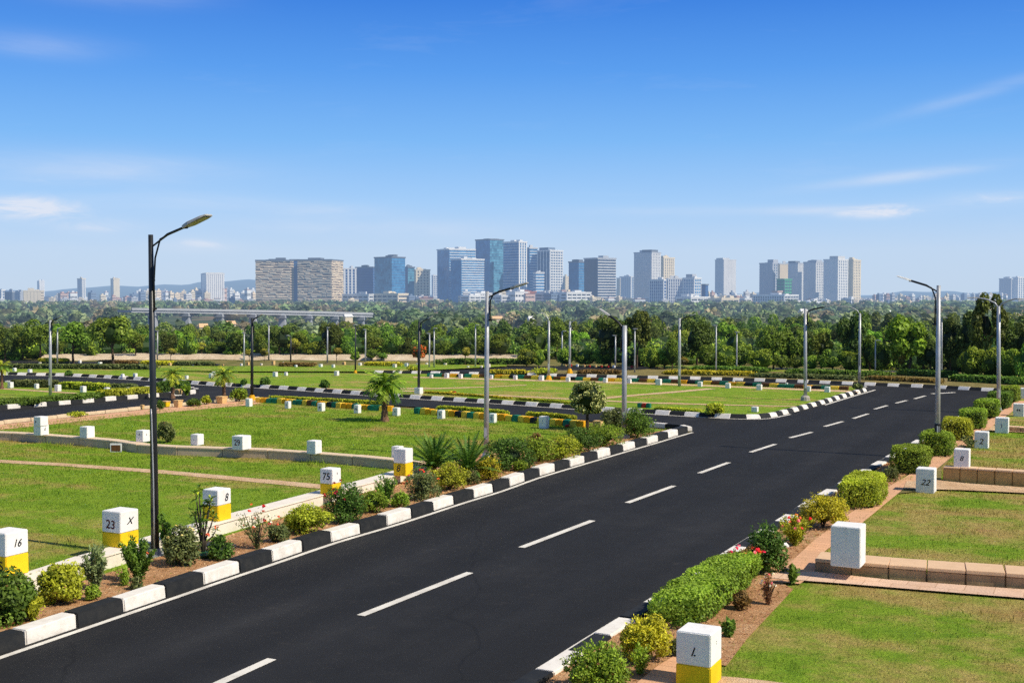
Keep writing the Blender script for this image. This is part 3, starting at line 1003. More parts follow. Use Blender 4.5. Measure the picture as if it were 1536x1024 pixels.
marker(889, 906, 631, 642, LZ, 'plain tan block right of the ball tree', blockmat='planter')
# right-hand markers
marker(1246, 1298, 788, 852, LZ + .26, 'large plain white marker standing on the end of the stone wall')
marker(1013, 1083, 946, 1037, LZ, 'yellow based white marker at the bottom edge with a slanted stroke', .42, ('l.', .22, .66, 'ink', .35), (':', .12, .80, 'ink', 0))
marker(1374, 1404, 702, 740, LZ, 'white marker with a black 22 like figure at the paver walk corner', 0, ('22', .34, .44, 'ink', .35), None)
marker(1431, 1455, 673, 703, LZ + .36, 'white marker with a black 8 like figure on the golden stone wall', 0, ('8', .36, .52, 'ink', .2), None)
marker(1462, 1483, 647, 673, LZ, 'white marker with a bold black 2', 0, ('2', .46, .42, 'ink', .2), None)
marker(1493, 1513, 626, 650, LZ, 'white marker with a thin curved stroke beside the short brown wall', 0, (')', .30, .5, 'ink', 0), None)
marker(1520, 1536, 605, 625, LZ, 'white marker with faint double figure near the right edge', 0, ('44', .30, .5, 'ink', 0), None)
marker(1531, 1546, 582, 598, LZ, 'white marker cut by the right edge, farthest of the right row', 0)
# island row
for i, (x, yb, w_, lab) in enumerate([(16, 582, 9, 'white post at the left end of the island row'), (55, 583, 7.5, 'small white post, second in the island row'),
                                     (87, 587, 10, 'white post in the island row just right of the island lamp'), (125, 588.5, 9.5, 'white post, fourth in the island row'),
                                     (160.5, 590.5, 9.5, 'white post, fifth in the island row'), (193, 588.5, 7.5, 'pale post, sixth in the island row'), (210, 588.5, 7, 'pale post at the right end of the island row')]):
    marker(x - w_ / 2, x + w_ / 2, yb - w_ * 1.02, yb, LZ, lab, 0, ('n', .4, .5, 'ink', 0) if i in (1, 3, 4) else None)
# row along the cross road
for i, (x, yb, w_) in enumerate([(647, 567, 6), (670, 567, 8), (691, 567.5, 7), (737, 568, 6), (773, 569.5, 7), (812, 571, 8.5), (852, 572.5, 7.5), (908, 574, 7.5), (944, 575, 7),
                                (988, 577.5, 10), (1050, 580, 8), (1092, 582.5, 8.5), (1139, 585, 9), (1212, 587.5, 9), (1241, 588.5, 9)]):
    marker(x - w_ / 2, x + w_ / 2, yb - w_ * .95, yb, LZ, 'white post by the cross road below %s, %s from left' % (mark(x), nth('cr' + mark(x))), 0, group='white posts along the cross road')
marker(1127, 1138, 610, 618, LZ, 'low white block on the middle lawn near the corner kerb')
for i, (x, yb, w_) in enumerate(sorted([(203, 566, 7), (317, 567, 8), (321, 563.5, 7), (413, 565, 8), (429, 563.5, 6), (505, 563.5, 8), (45, 560, 7), (22, 557, 6), (184, 566, 6), (280, 568.5, 6)])):
    marker(x - w_ / 2, x + w_ / 2, yb - w_ * .9, yb, LZ, 'tiny pale marker, far lawn below %s, %s from left' % (mark(x), nth('fl' + mark(x))), 0, group='pale markers on the far lawns')
for i, x in enumerate([335, 362, 372, 392, 410, 425, 444, 458, 470, 481, 500, 516, 540, 560, 575, 592, 610, 626, 640, 668, 684, 702, 722, 733, 120, 150, 60, 255, 290]):
    yb = (549 if x > 300 else 546) + random.uniform(-2, 3.5)
    w_ = random.uniform(4, 7)
    marker(x - w_ / 2, x + w_ / 2, yb - w_ * random.uniform(.7, 1.1), yb, LZ * .5, 'distant pale marker before the sandy bank below %s' % mark(x), 0, group='distant pale markers before the sandy bank below %s' % mark(x), blockmat=random.choice(['white_block', 'white_block', 'planter', 'cream_wall']))
for (x, yb, w_) in [(1381, 560, 7), (1284 + 178, 573, 8), (1100, 574, 4), (1180, 577, 4)]:
    marker(x - w_ / 2, x + w_ / 2, yb - w_ * .8, yb, LZ, 'small pale block on the far verge below %s' % mark(x), 0)

for i, x in enumerate([848, 856, 866, 876, 884, 893, 902, 912, 921, 936, 948]):
    yb = 549.5 + i * .25; w_ = random.uniform(3.2, 5.5)
    marker(x - w_ / 2, x + w_ / 2, yb - w_ * .8, yb, LZ, 'tiny painted stone along the back road below the dark grey offices' if x < 925 else 'tiny painted stone along the back road below the pale hazy flats', 0, group='tiny painted stones along the back road' + (' far end' if x >= 925 else ''), blockmat=random.choice(['white_block', 'red_paint', 'white_block', 'planter']))

# planters along the left footpath: flared tub with a rim and soil
for (x, yb, w_, h_, lab) in [(248, 610.5, 10, 9, 'bright yellow planter box right of the tall black lamp'), (266, 611, 11, 11, 'tan planter box left of the second small palm'),
                            (331.5, 605.5, 13, 11, 'pale yellow planter box under the second small palm'), (358.5, 600, 9, 9, 'yellow planter box beside the leafy bush at the path bend'),
                            (213, 614, 5, 7, 'small cream planter left of the tall black lamp'), (266.5, 592, 10, 8, 'red and white planter near the island tip')]:
    c = G(x, yb, LZ); s = w_ * M_PER_PX(c.y); h = h_ * M_PER_PX(c.y)
    root = empty('planter', (c.x, c.y + s * .4, LZ), -ROAD); tag(root, lab, 'planter')
    m = MB(); a = s * .38; b = s * .48
    m.box8([(-a, -a, 0), (a, -a, 0), (a, a, 0), (-a, a, 0), (-b, -b, h * .85), (b, -b, h * .85), (b, b, h * .85), (-b, b, h * .85)])
    m.build('tub', M['yellow_paint'] if 'bright' in lab else M['planter'], root, bevel=.01)
    m = MB(); m.box((0, 0, h * .85 + .002), b * 2.15, b * 2.15, h * .14); m.build('rim', M['planter'], root, bevel=.01)

# drain lid, tray, sign on the wall, bits
c = G(323, 821, LZ + .04)
root = empty('drain_box', (c.x, c.y, LZ + .035), -ROAD); tag(root, 'dark square drain lid in a raised frame beside the tall leafy plant', 'drain cover')
m = MB(); m.box((0, 0, 0), .62, .52, .05); m.build('drain_frame', M['concrete'], root, bevel=.01)
m = MB(); m.box((0, 0, .052), .5, .4, .03); m.build('drain_lid', M['drain_lid'], root, bevel=.01)
c = G(309, 833, LZ + .04)
o = MB(); o.tube([(0, 0, 0), (0, 0, .02), (0, 0, .06)], [.2, .24, .26], 14)
o = o.build('plant_tray', M['green_tray'], loc=(c.x, c.y, LZ + .035)); tag(o, 'round green plastic tray at the foot of the tall leafy plant', 'tray')
c = G(175, 675, LZ + .05)
root = empty('notice_board', (c.x, c.y - .06, LZ), R(-3)); tag(root, 'small dark red panel in a white frame leaning on the tan wall', 'panel')
m = MB(); m.box((0, 0, .0), .36, .03, .27); m.build('board_frame', M['white_block'], root, bevel=.004)
m = MB(); m.box((0, -.018, .03), .29, .006, .19); m.build('board_face', M['brown_paint'], root)
for (px, py, z, mt, lab) in [(1175, 823, .12, 'white_block', 'white pebble under the red flowering shrub on the right'), (851, 641, LZ, 'red_paint', 'reddish stone at the foot of the ball tree')]:
    m = MB(); m.tube([(-.08, 0, .02), (-.03, 0, .05), (.05, .01, .06), (.1, 0, .03)], [.03, .06, .055, .025], 7)
    c = G(px, py, z); o = m.build('stone', M[mt], loc=(c.x, c.y, z + .01), smooth=True); tag(o, lab, 'stone')


# ------------------------------------------------------------------ street lamps
def lamp(xb, yb, xt, yt, ends, label, mat='grey_metal', arm_mat='black_metal', base='plate', r_px=(5., 3.4), style='brace', z0=.12, headm='lamp_shell', head_px=40):
    """ends: list of (px, py) of the outer tip of each lantern"""
    c = G(xb, yb, z0); Y = c.y; k = M_PER_PX(Y)
    top = P(xt, yt, Y)
    H = top.z - z0
    root = empty('street_lamp', (c.x, Y, z0)); tag(root, label, 'street lamp')
    lx = top.x - c.x
    rb, rt = r_px[0] * k, r_px[1] * k
    n = 14 if rb > .05 else 8
    m = MB(); m.tube([(0, 0, 0), (lx * .5, 0, H * .5), (lx, 0, H)], [rb, (rb + rt) / 2, rt], n)
    pole = m.build('pole', M[mat], root, smooth=False)
    for p in pole.data.polygons: p.use_smooth = len(p.vertices) == 4
    if rb > .045:
        m = MB(); m.box((-rb * .15, -rb * .93, .55), rb * 1.1, rb * .3, .34); m.build('access_door', M[mat], root, bevel=.006)
    if base == 'plate':
        m = MB(); m.box((0, 0, -.03), rb * 3.6, rb * 3.6, .06); m.tube([(0, 0, .03), (0, 0, .14)], [rb * 1.5, rb * 1.2], n)
        m.build('base_plate', M['grey_metal'], root)
    elif base == 'block':
        m = MB(); m.box((0, 0, -.05), rb * 4.4, rb * 4.4, .05 + 9 * k, -ROAD); m.build('footing', M['white_block'], root, bevel=.01)
    elif base == 'cone':
        m = MB(); m.tube([(0, 0, -.05), (0, 0, 6 * k)], [rb * 2.8, rb * 1.4], 8); m.build('footing', M['ochre_paint'], root)
    elif base == 'round':
        m = MB(); m.tube([(0, 0, -.05), (0, 0, 5 * k), (0, 0, 7 * k)], [rb * 2.6, rb * 2.4, rb * 1.6], 12); m.build('footing', M['concrete'], root)
    for (ex, ey) in ends:
        e = P(ex, ey, Y)
        dx = e.x - top.x; sgn = 1 if dx > 0 else -1
        d = (NV if True else NV) * sgn
        Lr = abs(dx) / abs(d.x) if abs(dx) > .05 else .3
        rise = e.z - top.z
        hl = min(head_px * k / abs(d.x), Lr * .62)
        if abs(dx) <= .3 and style == 'tee':
            hl = .3
        def pt(s, z): return Vector((lx, 0, H)) + d * s + Vector((0, 0, z))
        ra = max(rt * .45, .018)
        a = MB()
        sl = Lr - hl
        if style == 'brace':
            z0a = -.04 * H if rise > 0 else -.03 * H
            knee = Lr * .26
            zk = z0a + (rise - z0a) * .36
            if rise < 0.05: zk = z0a + (rise - z0a) * .55
            p_head = pt(sl, zk + (rise - zk) * ((sl - knee) / (Lr - knee)) if Lr > knee else rise)
            a.tube([pt(0, z0a), pt(knee * .6, z0a + (zk - z0a) * .62), pt(knee * 1.1, zk + .02 * Lr), p_head, p_head + d * hl * .15], [ra * .8, ra * .9, ra * 1.25, ra * 1.2, ra * 1.1], 8)
            a.build('arm', M[arm_mat], root, smooth=True)
            b = MB()
            zb = -.235 * H * (.75 if rise < .3 else 1)
            b.tube([pt(rt * 1.6, zb), pt(rt * 1.5, zb * .62), pt(knee * .28, zb * .3 + zk * .2), pt(knee * .62, zk * .52 + zb * .05), pt(knee * 1.12, zk + .015 * Lr)], ra * .85, 8)
            b.tube([pt(-rt * .2, zb * .97), pt(rt * 2.6, zb * .97)], ra * 1.2, 6)
            b.tube([pt(-rt * .2, zb * .6), pt(rt * 1.9, zb * .6)], ra * .9, 6)
            b.build('brace', M[arm_mat], root, smooth=True)
            slope = (rise - zk) / max(Lr - knee, .01)
            hs = p_head
        elif style == 'curve':
            a.tube([pt(0, -.02 * H), pt(Lr * .12, rise * .35), pt(Lr * .35, rise * .75), pt(sl, rise * .95), pt(sl + hl * .2, rise * .97)], [ra * 1.1, ra * 1.1, ra, ra * .9, ra * .8], 8)
            a.build('arm', M[arm_mat], root, smooth=True)
            hs = pt(sl, rise * .93); slope = .07 * max(0, rise)
        else:
            a.tube([pt(0, -.02), pt(sl + .02, rise * .9)], ra, 6); a.build('arm', M[arm_mat], root)
            hs = pt(sl, rise * .9); slope = 0
        # lantern: tapered flat shell with a lens underneath
        hv = Vector((d.x, d.y, slope)).normalized()
        sd = Vector((-d.y, d.x, 0)); un = sd.cross(hv) if sd.cross(hv).z > 0 else -sd.cross(hv)
        hw = max(hl * .19, .06); th = max(hl * .10, .05)
        secs = [(0, .35, .9), (.12, .6, 1.0), (.3, .95, 1.0), (.8, 1., .75), (1., .8, .45)]
        hb = MB(); k0 = len(hb.v)
        for (s, ws, ts) in secs:
            q = hs + hv * hl * s
            for (u, v) in ((-1, -.35), (1, -.35), (.8, .65), (-.8, .65)):
                hb.v.append(tuple(q + sd * hw * ws * u + un * th * ts * v))
        for i in range(len(secs) - 1):
            for j in range(4):
                hb.f.append((k0 + i * 4 + j, k0 + i * 4 + (j + 1) % 4, k0 + i * 4 + 4 + (j + 1) % 4, k0 + i * 4 + 4 + j)); hb.m.append(0)
        hb.f.append((3, 2, 1, 0)); hb.m.append(0); q = 4 * (len(secs) - 1); hb.f.append((q, q + 1, q + 2, q + 3)); hb.m.append(0)
        head = hb.build('lamp_head', M[headm], root, bevel=.004 if hl > .3 else 0)
        lb = MB()
        for (s0, s1) in ((.30, .58), (.62, .92)):
            c0 = hs + hv * hl * s0 - un * th * .42; c1 = hs + hv * hl * s1 - un * th * .40
            lb.box8([tuple(x) for x in (c0 - sd * hw * .7, c0 + sd * hw * .7, c1 + sd * hw * .68, c1 - sd * hw * .68)] +
                    [tuple(x + un * th * .1) for x in (c0 - sd * hw * .7, c0 + sd * hw * .7, c1 + sd * hw * .68, c1 - sd * hw * .68)])
        lb.build('lamp_lens', M['lamp_lens'], head)
    return root


lampA = lamp(233, 833, 226, 352, [(329, 325)], 'tallest street lamp, black tapered pole with curved brace at left', 'dark_metal', r_px=(6.4, 3.6), base='plate', head_px=46)
# conduit strapped to the near pole
m = MB(); m.tube([(.02, -.115, .05), (.012, -.108, 1.4), (-.01, -.097, 2.6), (-.02, -.088, 2.75)], .014, 6); m.build('conduit', M['grey_metal'], lampA, smooth=True)
lamp(729, 686, 731, 437, [(792, 424)], 'grey street lamp in the shrub bed with a black braced arm', r_px=(4.1, 2.9), base='plate', head_px=26)
lamp(936, 657, 937, 488, [(898, 461)], 'grey street lamp at the junction tip, arm rising to the left', r_px=(3.9, 3.5), base='round', head_px=18)
lampD = lamp(1406, 682, 1408, 428, [(1353, 413)], 'grey street lamp on the right paver walk, white lantern over the road', r_px=(4.1, 2.9), base='plate', headm='white_block', head_px=20)
m = MB(); m.tube([(.0, 0, .62), (.0, 0, .95)], .092, 12); m.build('dark_band', M['black_metal'], lampD)
lamp(1208, 600, 1208, 463, [(1245, 457)], 'grey street lamp on the corner of the middle lawn kerb', r_px=(2.8, 2.2), base='round', arm_mat='dark_metal', head_px=13)
lamp(1498, 616, 1498, 459, [(1458, 446), (1531, 448)], 'double armed grey street lamp beside the far right hedge', r_px=(3.0, 2.6), base='plate', style='curve', arm_mat='grey_metal', head_px=14)
lamp(628, 590, 629, 482, [(650, 474)], 'slim dark street lamp on a white footing across the side road', 'dark_metal', base='block', r_px=(2.2, 1.6), head_px=8)
lamp(378, 598, 378, 477, [(396, 470.5)], 'dark street lamp on a yellow footing at the bend of the side road', 'dark_metal', base='cone', r_px=(2.4, 1.8), head_px=8)
lamp(75.5, 595, 75.5, 480, [(97, 473.5)], 'grey street lamp on the left island behind the hedge', 'grey_metal', base='none', r_px=(2.4, 1.8), head_px=8)
lamp(1019, 579, 1019.5, 477, [(1042, 470.5)], 'grey street lamp behind the middle lawn, right of the big dark tree', base='none', r_px=(2.3, 1.8), arm_mat='dark_metal', head_px=8)
lamp(823, 569, 823.5, 481, [(807, 469)], 'grey street lamp with left curving arm on the cross road', base='cone', r_px=(2., 1.5), style='curve', arm_mat='grey_metal', head_px=8)
lamp(854.5, 559, 855, 482, [(869, 477)], 'grey street lamp with orange footing by the back road', base='cone', r_px=(1.9, 1.5), arm_mat='grey_metal', head_px=7)
lamp(1289, 573, 1290, 470, [(1263, 459)], 'grey street lamp with left curving arm at the far junction', base='none', r_px=(2.2, 1.6), style='curve', arm_mat='grey_metal', head_px=9)
for (xb, yb, yt, ends, st, lab) in [
    (86, 547, 494, [(86.6, 492)], 'tee', 'thin grey lamp pole right of the island lamp, no visible arm'),
    (533, 561, 488, [(536, 487)], 'tee', 'thin dark lamp pole with red footing on the far lawn'),
    (491, 544, 491.5, [(495, 491)], 'tee', 'thin pale lamp pole below the sunlit lattice wing'),
    (651, 553, 494, [(656, 492)], 'tee', 'thin pale lamp pole just right of the orange tree'),
    (644, 553, 501, [(645.5, 500)], 'tee', 'thinnest pole between the orange tree and its right neighbour'),
    (713, 552, 489.5, [(719, 487)], 'tee', 'thin pale lamp pole left of the grey braced lamp'),
    (843, 549, 497.5, [(844, 496.5)], 'tee', 'thin pale lamp pole just left of the orange footed lamp'),
    (952, 561, 494, [(956, 493)], 'tee', 'thin lamp pole with flat head right of the junction lamp'),
    (923, 553, 504, [(924.5, 503)], 'tee', 'thin lamp pole left of the junction lamp'),
    (1074, 564, 489, [(1076, 488)], 'tee', 'thin pale lamp pole below the low blue offices'),
    (1105, 560, 499, [(1109, 498)], 'tee', 'thin pale lamp pole below the lone pale tower'),
    (1313, 563, 511, [(1314, 510)], 'tee', 'thin bare pole right of the far junction lamp'),
    (1412.5, 568, 477, [(1414, 476)], 'tee', 'thin pole just behind the right paver walk lamp'),
    (436, 543, 504, [(428.5, 503)], 'tee', 'thin brown lamp pole with left lantern before the sandy bank'),
    (403, 540, 484, [(408, 483)], 'tee', 'twin thin pale mast right of the side road bend lamp'),
    (366 + 0, 551, 500, [(368, 499)], 'tee', 'thin grey pole left of the side road bend lamp'),
    (236, 541, 497, [(238, 496)], 'tee', 'thin pale pole hugging the tall black lamp'),
    (548, 528, 495, [(550, 494)], 'tee', 'short pale pole in the trees right of the red footed pole'),
    (1366, 500, 487, [(1367, 486)], 'tee', 'short pale pole top among the trees left of the right walk lamp')]:
    if yb < 530 : yb = 548
    lamp(xb, yb, xb + .3, yt, ends, lab, 'dark_metal' if 'dark' in lab or 'brown' in lab else 'grey_metal', base='cone' if 'footing' in lab else 'none', r_px=(1.25, .9), style=st, arm_mat='grey_metal', head_px=4, z0=0)

# ------------------------------------------------------------------ shrubs
PAL = {
    'deep': ((.018, .050, .010), (.085, .160, .022)),
    'mid': ((.030, .075, .012), (.130, .215, .028)),
    'bright': ((.050, .105, .010), (.230, .320, .030)),
    'lime': ((.085, .125, .008), (.390, .420, .032)),
    'yellow': ((.110, .125, .006), (.520, .470, .030)),
    'olive': ((.030, .055, .018), (.150, .170, .055)),
    'grey': ((.045, .070, .030), (.190, .230, .090)),
    'rust': ((.060, .045, .015), (.230, .150, .040)),
    'dry': ((.10, .045, .02), (.30, .15, .07)),
}
_shrubs = {}


def shrub_np(kind, pal, n, ls, rx, rz, ry=None):
    """foliage with the size given in metres, base at z=0"""
    dark, light = PAL[pal]
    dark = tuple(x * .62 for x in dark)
    if kind != 'sprig': n = int(n * 1.55); ls = ls * .78
    else: n = int(n * 1.7)
    ry = ry or rx
    if kind == 'mound':
        n1 = int(n * .88)
        V, C, lc = crown_np(rz * .40, rx * .97, rz * .57, n1, ls, dark, light, lobes=38, lob=(.20, .38), zmin=-.75, core=.42, spread=.74, ry=ry * .97)
        # young shoots breaking the outline
        n2 = n - n1; ns = 46
        dd = sphere_dirs(ns, -.1); L0 = rng.uniform(.78, 1.12, ns); kk = rng.integers(0, ns, n2); uu = rng.uniform(.55, 1., n2)
        Q = dd[kk] * (L0[kk] * uu)[:, None] * np.array([rx, ry, rz * .56]) + np.array([0, 0, rz * .44]) + rng.normal(size=(n2, 3)) * .022
        T2 = unit(dd[kk] + rng.normal(size=(n2, 3)) * .6 + np.array([0, 0, .4])); N2 = unit(np.cross(T2, rng.normal(size=(n2, 3))) + np.array([0, 0, .3]))
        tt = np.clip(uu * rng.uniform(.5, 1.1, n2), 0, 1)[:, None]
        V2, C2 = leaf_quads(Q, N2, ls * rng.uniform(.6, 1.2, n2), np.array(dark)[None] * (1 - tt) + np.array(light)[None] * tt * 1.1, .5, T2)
        dead = rng.random(len(C) // 4) < .008
        C.reshape(-1, 4, 4)[dead, :, :3] = (.16, .08, .03)
        V = np.concatenate([V, V2]); C = np.concatenate([C, C2])
        V[:, 2] = np.maximum(V[:, 2], -.01)
        return V, C
    if kind == 'box':
        # clipped hedge: leaves over a rounded box
        P_ = rng.uniform(-1, 1, (n, 3)); ax = rng.choice(3, n, p=[.28, .22, .5])
        sg = np.sign(rng.normal(size=n)); sg[ax == 2] = 1
        P_[np.arange(n), ax] = sg * rng.uniform(.84, 1.04, n)
        N = np.zeros((n, 3)); N[np.arange(n), ax] = sg
        q = np.abs(P_) ** 4.; nn = (q.sum(1)) ** (1 / 4.); P_ = P_ / np.maximum(nn, .9)[:, None]
        sc3 = P_ * np.array([rx, ry, rz / 2]); w1, w2, w3 = rng.uniform(0, 6, 3)
        wob = 1 + .09 * np.sin(sc3[:, 0] * 6 + sc3[:, 1] * 4 + w1) * np.sin(sc3[:, 2] * 7 + sc3[:, 1] * 3 + w2) + .05 * np.sin(sc3[:, 1] * 9 - sc3[:, 0] * 5 + w3) * np.cos(sc3[:, 2] * 11 + w1) + rng.normal(size=n) * .045
        P_ = P_ * wob[:, None]
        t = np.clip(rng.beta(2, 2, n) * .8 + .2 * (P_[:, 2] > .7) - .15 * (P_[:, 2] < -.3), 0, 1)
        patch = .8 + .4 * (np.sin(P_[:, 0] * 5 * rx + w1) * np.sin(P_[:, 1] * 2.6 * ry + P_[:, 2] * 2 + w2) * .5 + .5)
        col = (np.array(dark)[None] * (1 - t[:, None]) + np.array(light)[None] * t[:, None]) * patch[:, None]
        P_ = P_ * np.array([rx, ry, rz / 2]) + np.array([0, 0, rz / 2])
        N = unit(N + rng.normal(size=(n, 3)) * .55 + np.array([0, 0, .2]))
        V, C = leaf_quads(P_, N, ls * rng.uniform(.6, 1.35, n), col)
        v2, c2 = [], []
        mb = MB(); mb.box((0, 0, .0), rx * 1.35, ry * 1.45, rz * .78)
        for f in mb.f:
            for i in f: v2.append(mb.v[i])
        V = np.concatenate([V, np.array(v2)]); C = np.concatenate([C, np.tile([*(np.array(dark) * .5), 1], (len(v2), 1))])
        return V, C
    if kind == 'sprig':
        # upright twigs carrying leaves along them
        ns = max(10, int(26 * rx / .4))
        a = rng.uniform(0, 2 * math.pi, ns); tilt = rng.uniform(.05, .75, ns); L = rz * rng.uniform(.6, 1.05, ns)
        d = np.stack([np.sin(tilt) * np.cos(a) * rx / rz * 1.6, np.sin(tilt) * np.sin(a) * ry / rz * 1.6, np.cos(tilt * .8)], 1)
        s = rng.integers(0, ns, n); u = rng.beta(1.6, 1.1, n)
        P_ = d[s] * (L[s] * u)[:, None] + rng.normal(size=(n, 3)) * .022
        P_[:, 2] = np.maximum(P_[:, 2], .01)
        side = rng.normal(size=(n, 3)); T = unit(d[s] * .9 + side * .6)
        N = unit(np.cross(T, rng.normal(size=(n, 3))) + np.array([0, 0, .35]))
        t = np.clip(rng.beta(2, 2, n) * .6 + .4 * u, 0, 1)
        col = (np.array(dark)[None] * (1 - t[:, None]) + np.array(light)[None] * t[:, None]) * rng.uniform(.8, 1.15, (ns, 1))[s]
        return leaf_quads(P_, N, ls * rng.uniform(.6, 1.3, n), col, .42, T)
    raise ValueError(kind)


def twigs(rx, rz, n, r=.009, ry=None):
    m = MB()
    for i in range(n):
        a = random.uniform(0, 6.28); t = random.uniform(.1, .6); L = rz * random.uniform(.5, .85)
        e = Vector((math.cos(a) * math.sin(t) * rx * 1.3, math.sin(a) * math.sin(t) * (ry or rx) * 1.3, L))
        m.tube([(0, 0, -.02), e * .5 + Vector((0, 0, .03)), e], [r, r * .8, r * .4], 5)
    return m


def shrub(x0, x1, yt, yb, kind, pal, label, n=1500, ls=.035, z=None, deep=None, rz=0., flowers=None, cat='shrub', group=None, name='shrub', tw=9):
    """px outline of the plant"""
    z = LZ + .03 if z is None else z
    c = G((x0 + x1) / 2, yb, z)
    k = M_PER_PX(c.y)
    w = (x1 - x0) * k; h = (yb - yt) * k
    rx = w / 2 * (1.13 if kind == 'mound' else 1.05); ry = deep or rx * .9
    h *= 1.08
    ang = math.atan2(c.x, c.y)
    h = max(h - ry * (CAMH - h) / c.y * .45, h * .72)   # the seen height includes some of the top
    c = c + Vector((math.sin(ang), math.cos(ang), 0)) * ry * .8
    root = empty(name, (c.x, c.y, z), rz); tag(root, label, cat, group)
    V, C = shrub_np(kind, pal, n, ls, rx * .97, h, ry)
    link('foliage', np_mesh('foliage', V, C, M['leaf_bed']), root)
    if tw: twigs(rx, h, tw, .008 + .004 * w, ry).build('stem', M['bark'], root)
    if flowers:
        for (col, cnt, sz) in flowers:
            for i in range(cnt):
                a = random.uniform(0, 6.28); e = random.uniform(.15, 1.3)
                p = Vector((math.cos(a) * math.cos(e) * rx * .92, math.sin(a) * math.cos(e) * ry * .92, h * (.45 + .55 * math.sin(e))))
                if kind == 'sprig': p = Vector((math.cos(a) * rx * random.uniform(.2, .9), math.sin(a) * ry * random.uniform(.2, .9), h * random.uniform(.55, 1.)))
                q = 7
                D = sphere_dirs(q, -.2); Pn = np.array(p)[None] + D * sz * .5
                cc = np.array(col)[None] * rng.uniform(.7, 1.15, (q, 1))
                V2, C2 = leaf_quads(Pn, unit(D + rng.normal(size=(q, 3)) * .3), np.full(q, sz * .6), cc, .8)
                link('blossom', np_mesh('blossom', V2, C2, M['leaf_bed']), root)
    return root


RED = (.62, .03, .03); ORANGE = (.65, .16, .05); PINK = (.70, .16, .18); WHITE = (.75, .68, .58)
# left bed, from the near end
shrub(-45, 55, 862, 942, 'mound', 'mid', 'dark green shrub with lime tips cut by the left edge of the picture', 4200, .040)
shrub(-60, -10, 900, 990, 'mound', 'bright', 'bright green mound just outside the left edge', 1500, .04)
shrub(0, 36, 852, 880, 'sprig', 'deep', 'small dark shrub under the marker cut by the left edge', 700, .035)
shrub(28, 70, 895, 935, 'sprig', 'lime', 'low lime coloured sprigs between the first two left bed shrubs', 600, .03)
shrub(58, 126, 848, 910, 'mound', 'lime', 'yellow green spreading shrub, second in the left bed', 4200, .034)
shrub(117, 170, 826, 888, 'sprig', 'grey', 'upright grey green shrub before the marker numbered 23', 1900, .036)
shrub(178, 238, 812, 876, 'sprig', 'mid', 'feathery green shrub directly below the marker numbered 23', 2600, .033, flowers=[(ORANGE, 4, .03)])
shrub(176, 200, 850, 880, 'sprig', 'bright', 'tiny lime seedling at the foot of the feathery green shrub', 260, .03)
shrub(238, 262, 772, 836, 'sprig', 'deep', 'thin dark leafy shrub right behind the tall black lamp', 520, .05)
shrub(246, 298, 792, 852, 'mound', 'olive', 'dark shrub with yellow leaves right of the tall black lamp', 2200, .036, flowers=[((.6, .5, .2), 7, .03)])
shrub(348, 425, 766, 829, 'sprig', 'olive', 'sparse rose shrub with red and white blooms beside the drain lid', 480, .026, flowers=[(RED, 4, .05), (ORANGE, 8, .035), (WHITE, 9, .03)])
shrub(424, 496, 758, 804, 'mound', 'lime', 'low yellow green mound below the marker numbered 75', 3000, .032)
shrub(484, 552, 726, 788, 'mound', 'deep', 'dark shrub with dark red blooms below the marker numbered 75', 3000, .032, flowers=[((.35, .03, .03), 9, .045)])
shrub(538, 582, 735, 772, 'mound', 'bright', 'small bright green shrub, left of two joined shrubs past the dark red one', 1700, .03)
shrub(553, 604, 718, 762, 'sprig', 'mid', 'loose green shrub, right of two joined shrubs past the dark red one', 1500, .03)
shrub(606, 660, 708, 753, 'mound', 'olive', 'green shrub with orange blooms under the low 8 marker', 1900, .03, flowers=[(ORANGE, 7, .04), (RED, 3, .04)])
shrub(644, 704, 697, 739, 'mound', 'lime', 'pair-lobed lime shrub below the first spiky cycad', 2300, .032)
shrub(714, 753, 686, 722, 'mound', 'yellow', 'round yellow green ball shrub at the foot of the grey braced lamp', 1900, .03)
shrub(726, 800, 659, 708, 'mound', 'deep', 'large dark green shrub right of the grey braced lamp', 3000, .038)
shrub(778, 838, 654, 696, 'mound', 'bright', 'green shrub, second right of the grey braced lamp', 1900, .036)
shrub(815, 872, 653, 691, 'mound', 'lime', 'bright lime shrub, third right of the grey braced lamp', 1900, .034)
shrub(838, 904, 641, 681, 'mound', 'deep', 'dark shrub behind the lime one near the ball tree', 2300, .038)
shrub(876, 938, 637, 671, 'mound', 'bright', 'wide bright green shrub just left of the junction lamp', 2300, .036)
shrub(900, 942, 612, 648, 'mound', 'olive', 'dull olive shrub behind the junction lamp, left of it', 1500, .042)
shrub(930, 980, 614, 659, 'mound', 'mid', 'tall glossy green shrub right of the junction lamp', 2500, .04)
shrub(790, 815, 651, 672, 'mound', 'rust', 'low rusty shrub behind the green shrubs at the lawn edge', 500, .04)
shrub(700, 716, 712, 722, 'sprig', 'bright', 'small sprig at the foot of the second spiky cycad', 160, .035)
shrub(312, 350, 806, 842, 'mound', 'deep', 'low dark plant at the drain lid beside the kerb', 1100, .034)
shrub(402, 434, 785, 815, 'mound', 'olive', 'low olive plant between rose shrub and lime mound', 900, .034)
shrub(585, 614, 738, 762, 'mound', 'bright', 'low bright plant left of the orange bloomed shrub', 900, .03)
shrub(196, 214, 866, 886, 'mound', 'olive', 'tiny olive plant in front of the feathery green shrub', 500, .03)
shrub(128, 150, 878, 902, 'mound', 'bright', 'low bright plant at the foot of the grey green shrub', 700, .03)
shrub(690, 722, 706, 728, 'mound', 'olive', 'low olive plant between the lime shrub and the yellow ball', 700, .03)
shrub(768, 792, 690, 708, 'mound', 'bright', 'low bright plant under the large dark shrub by the lamp', 700, .03)
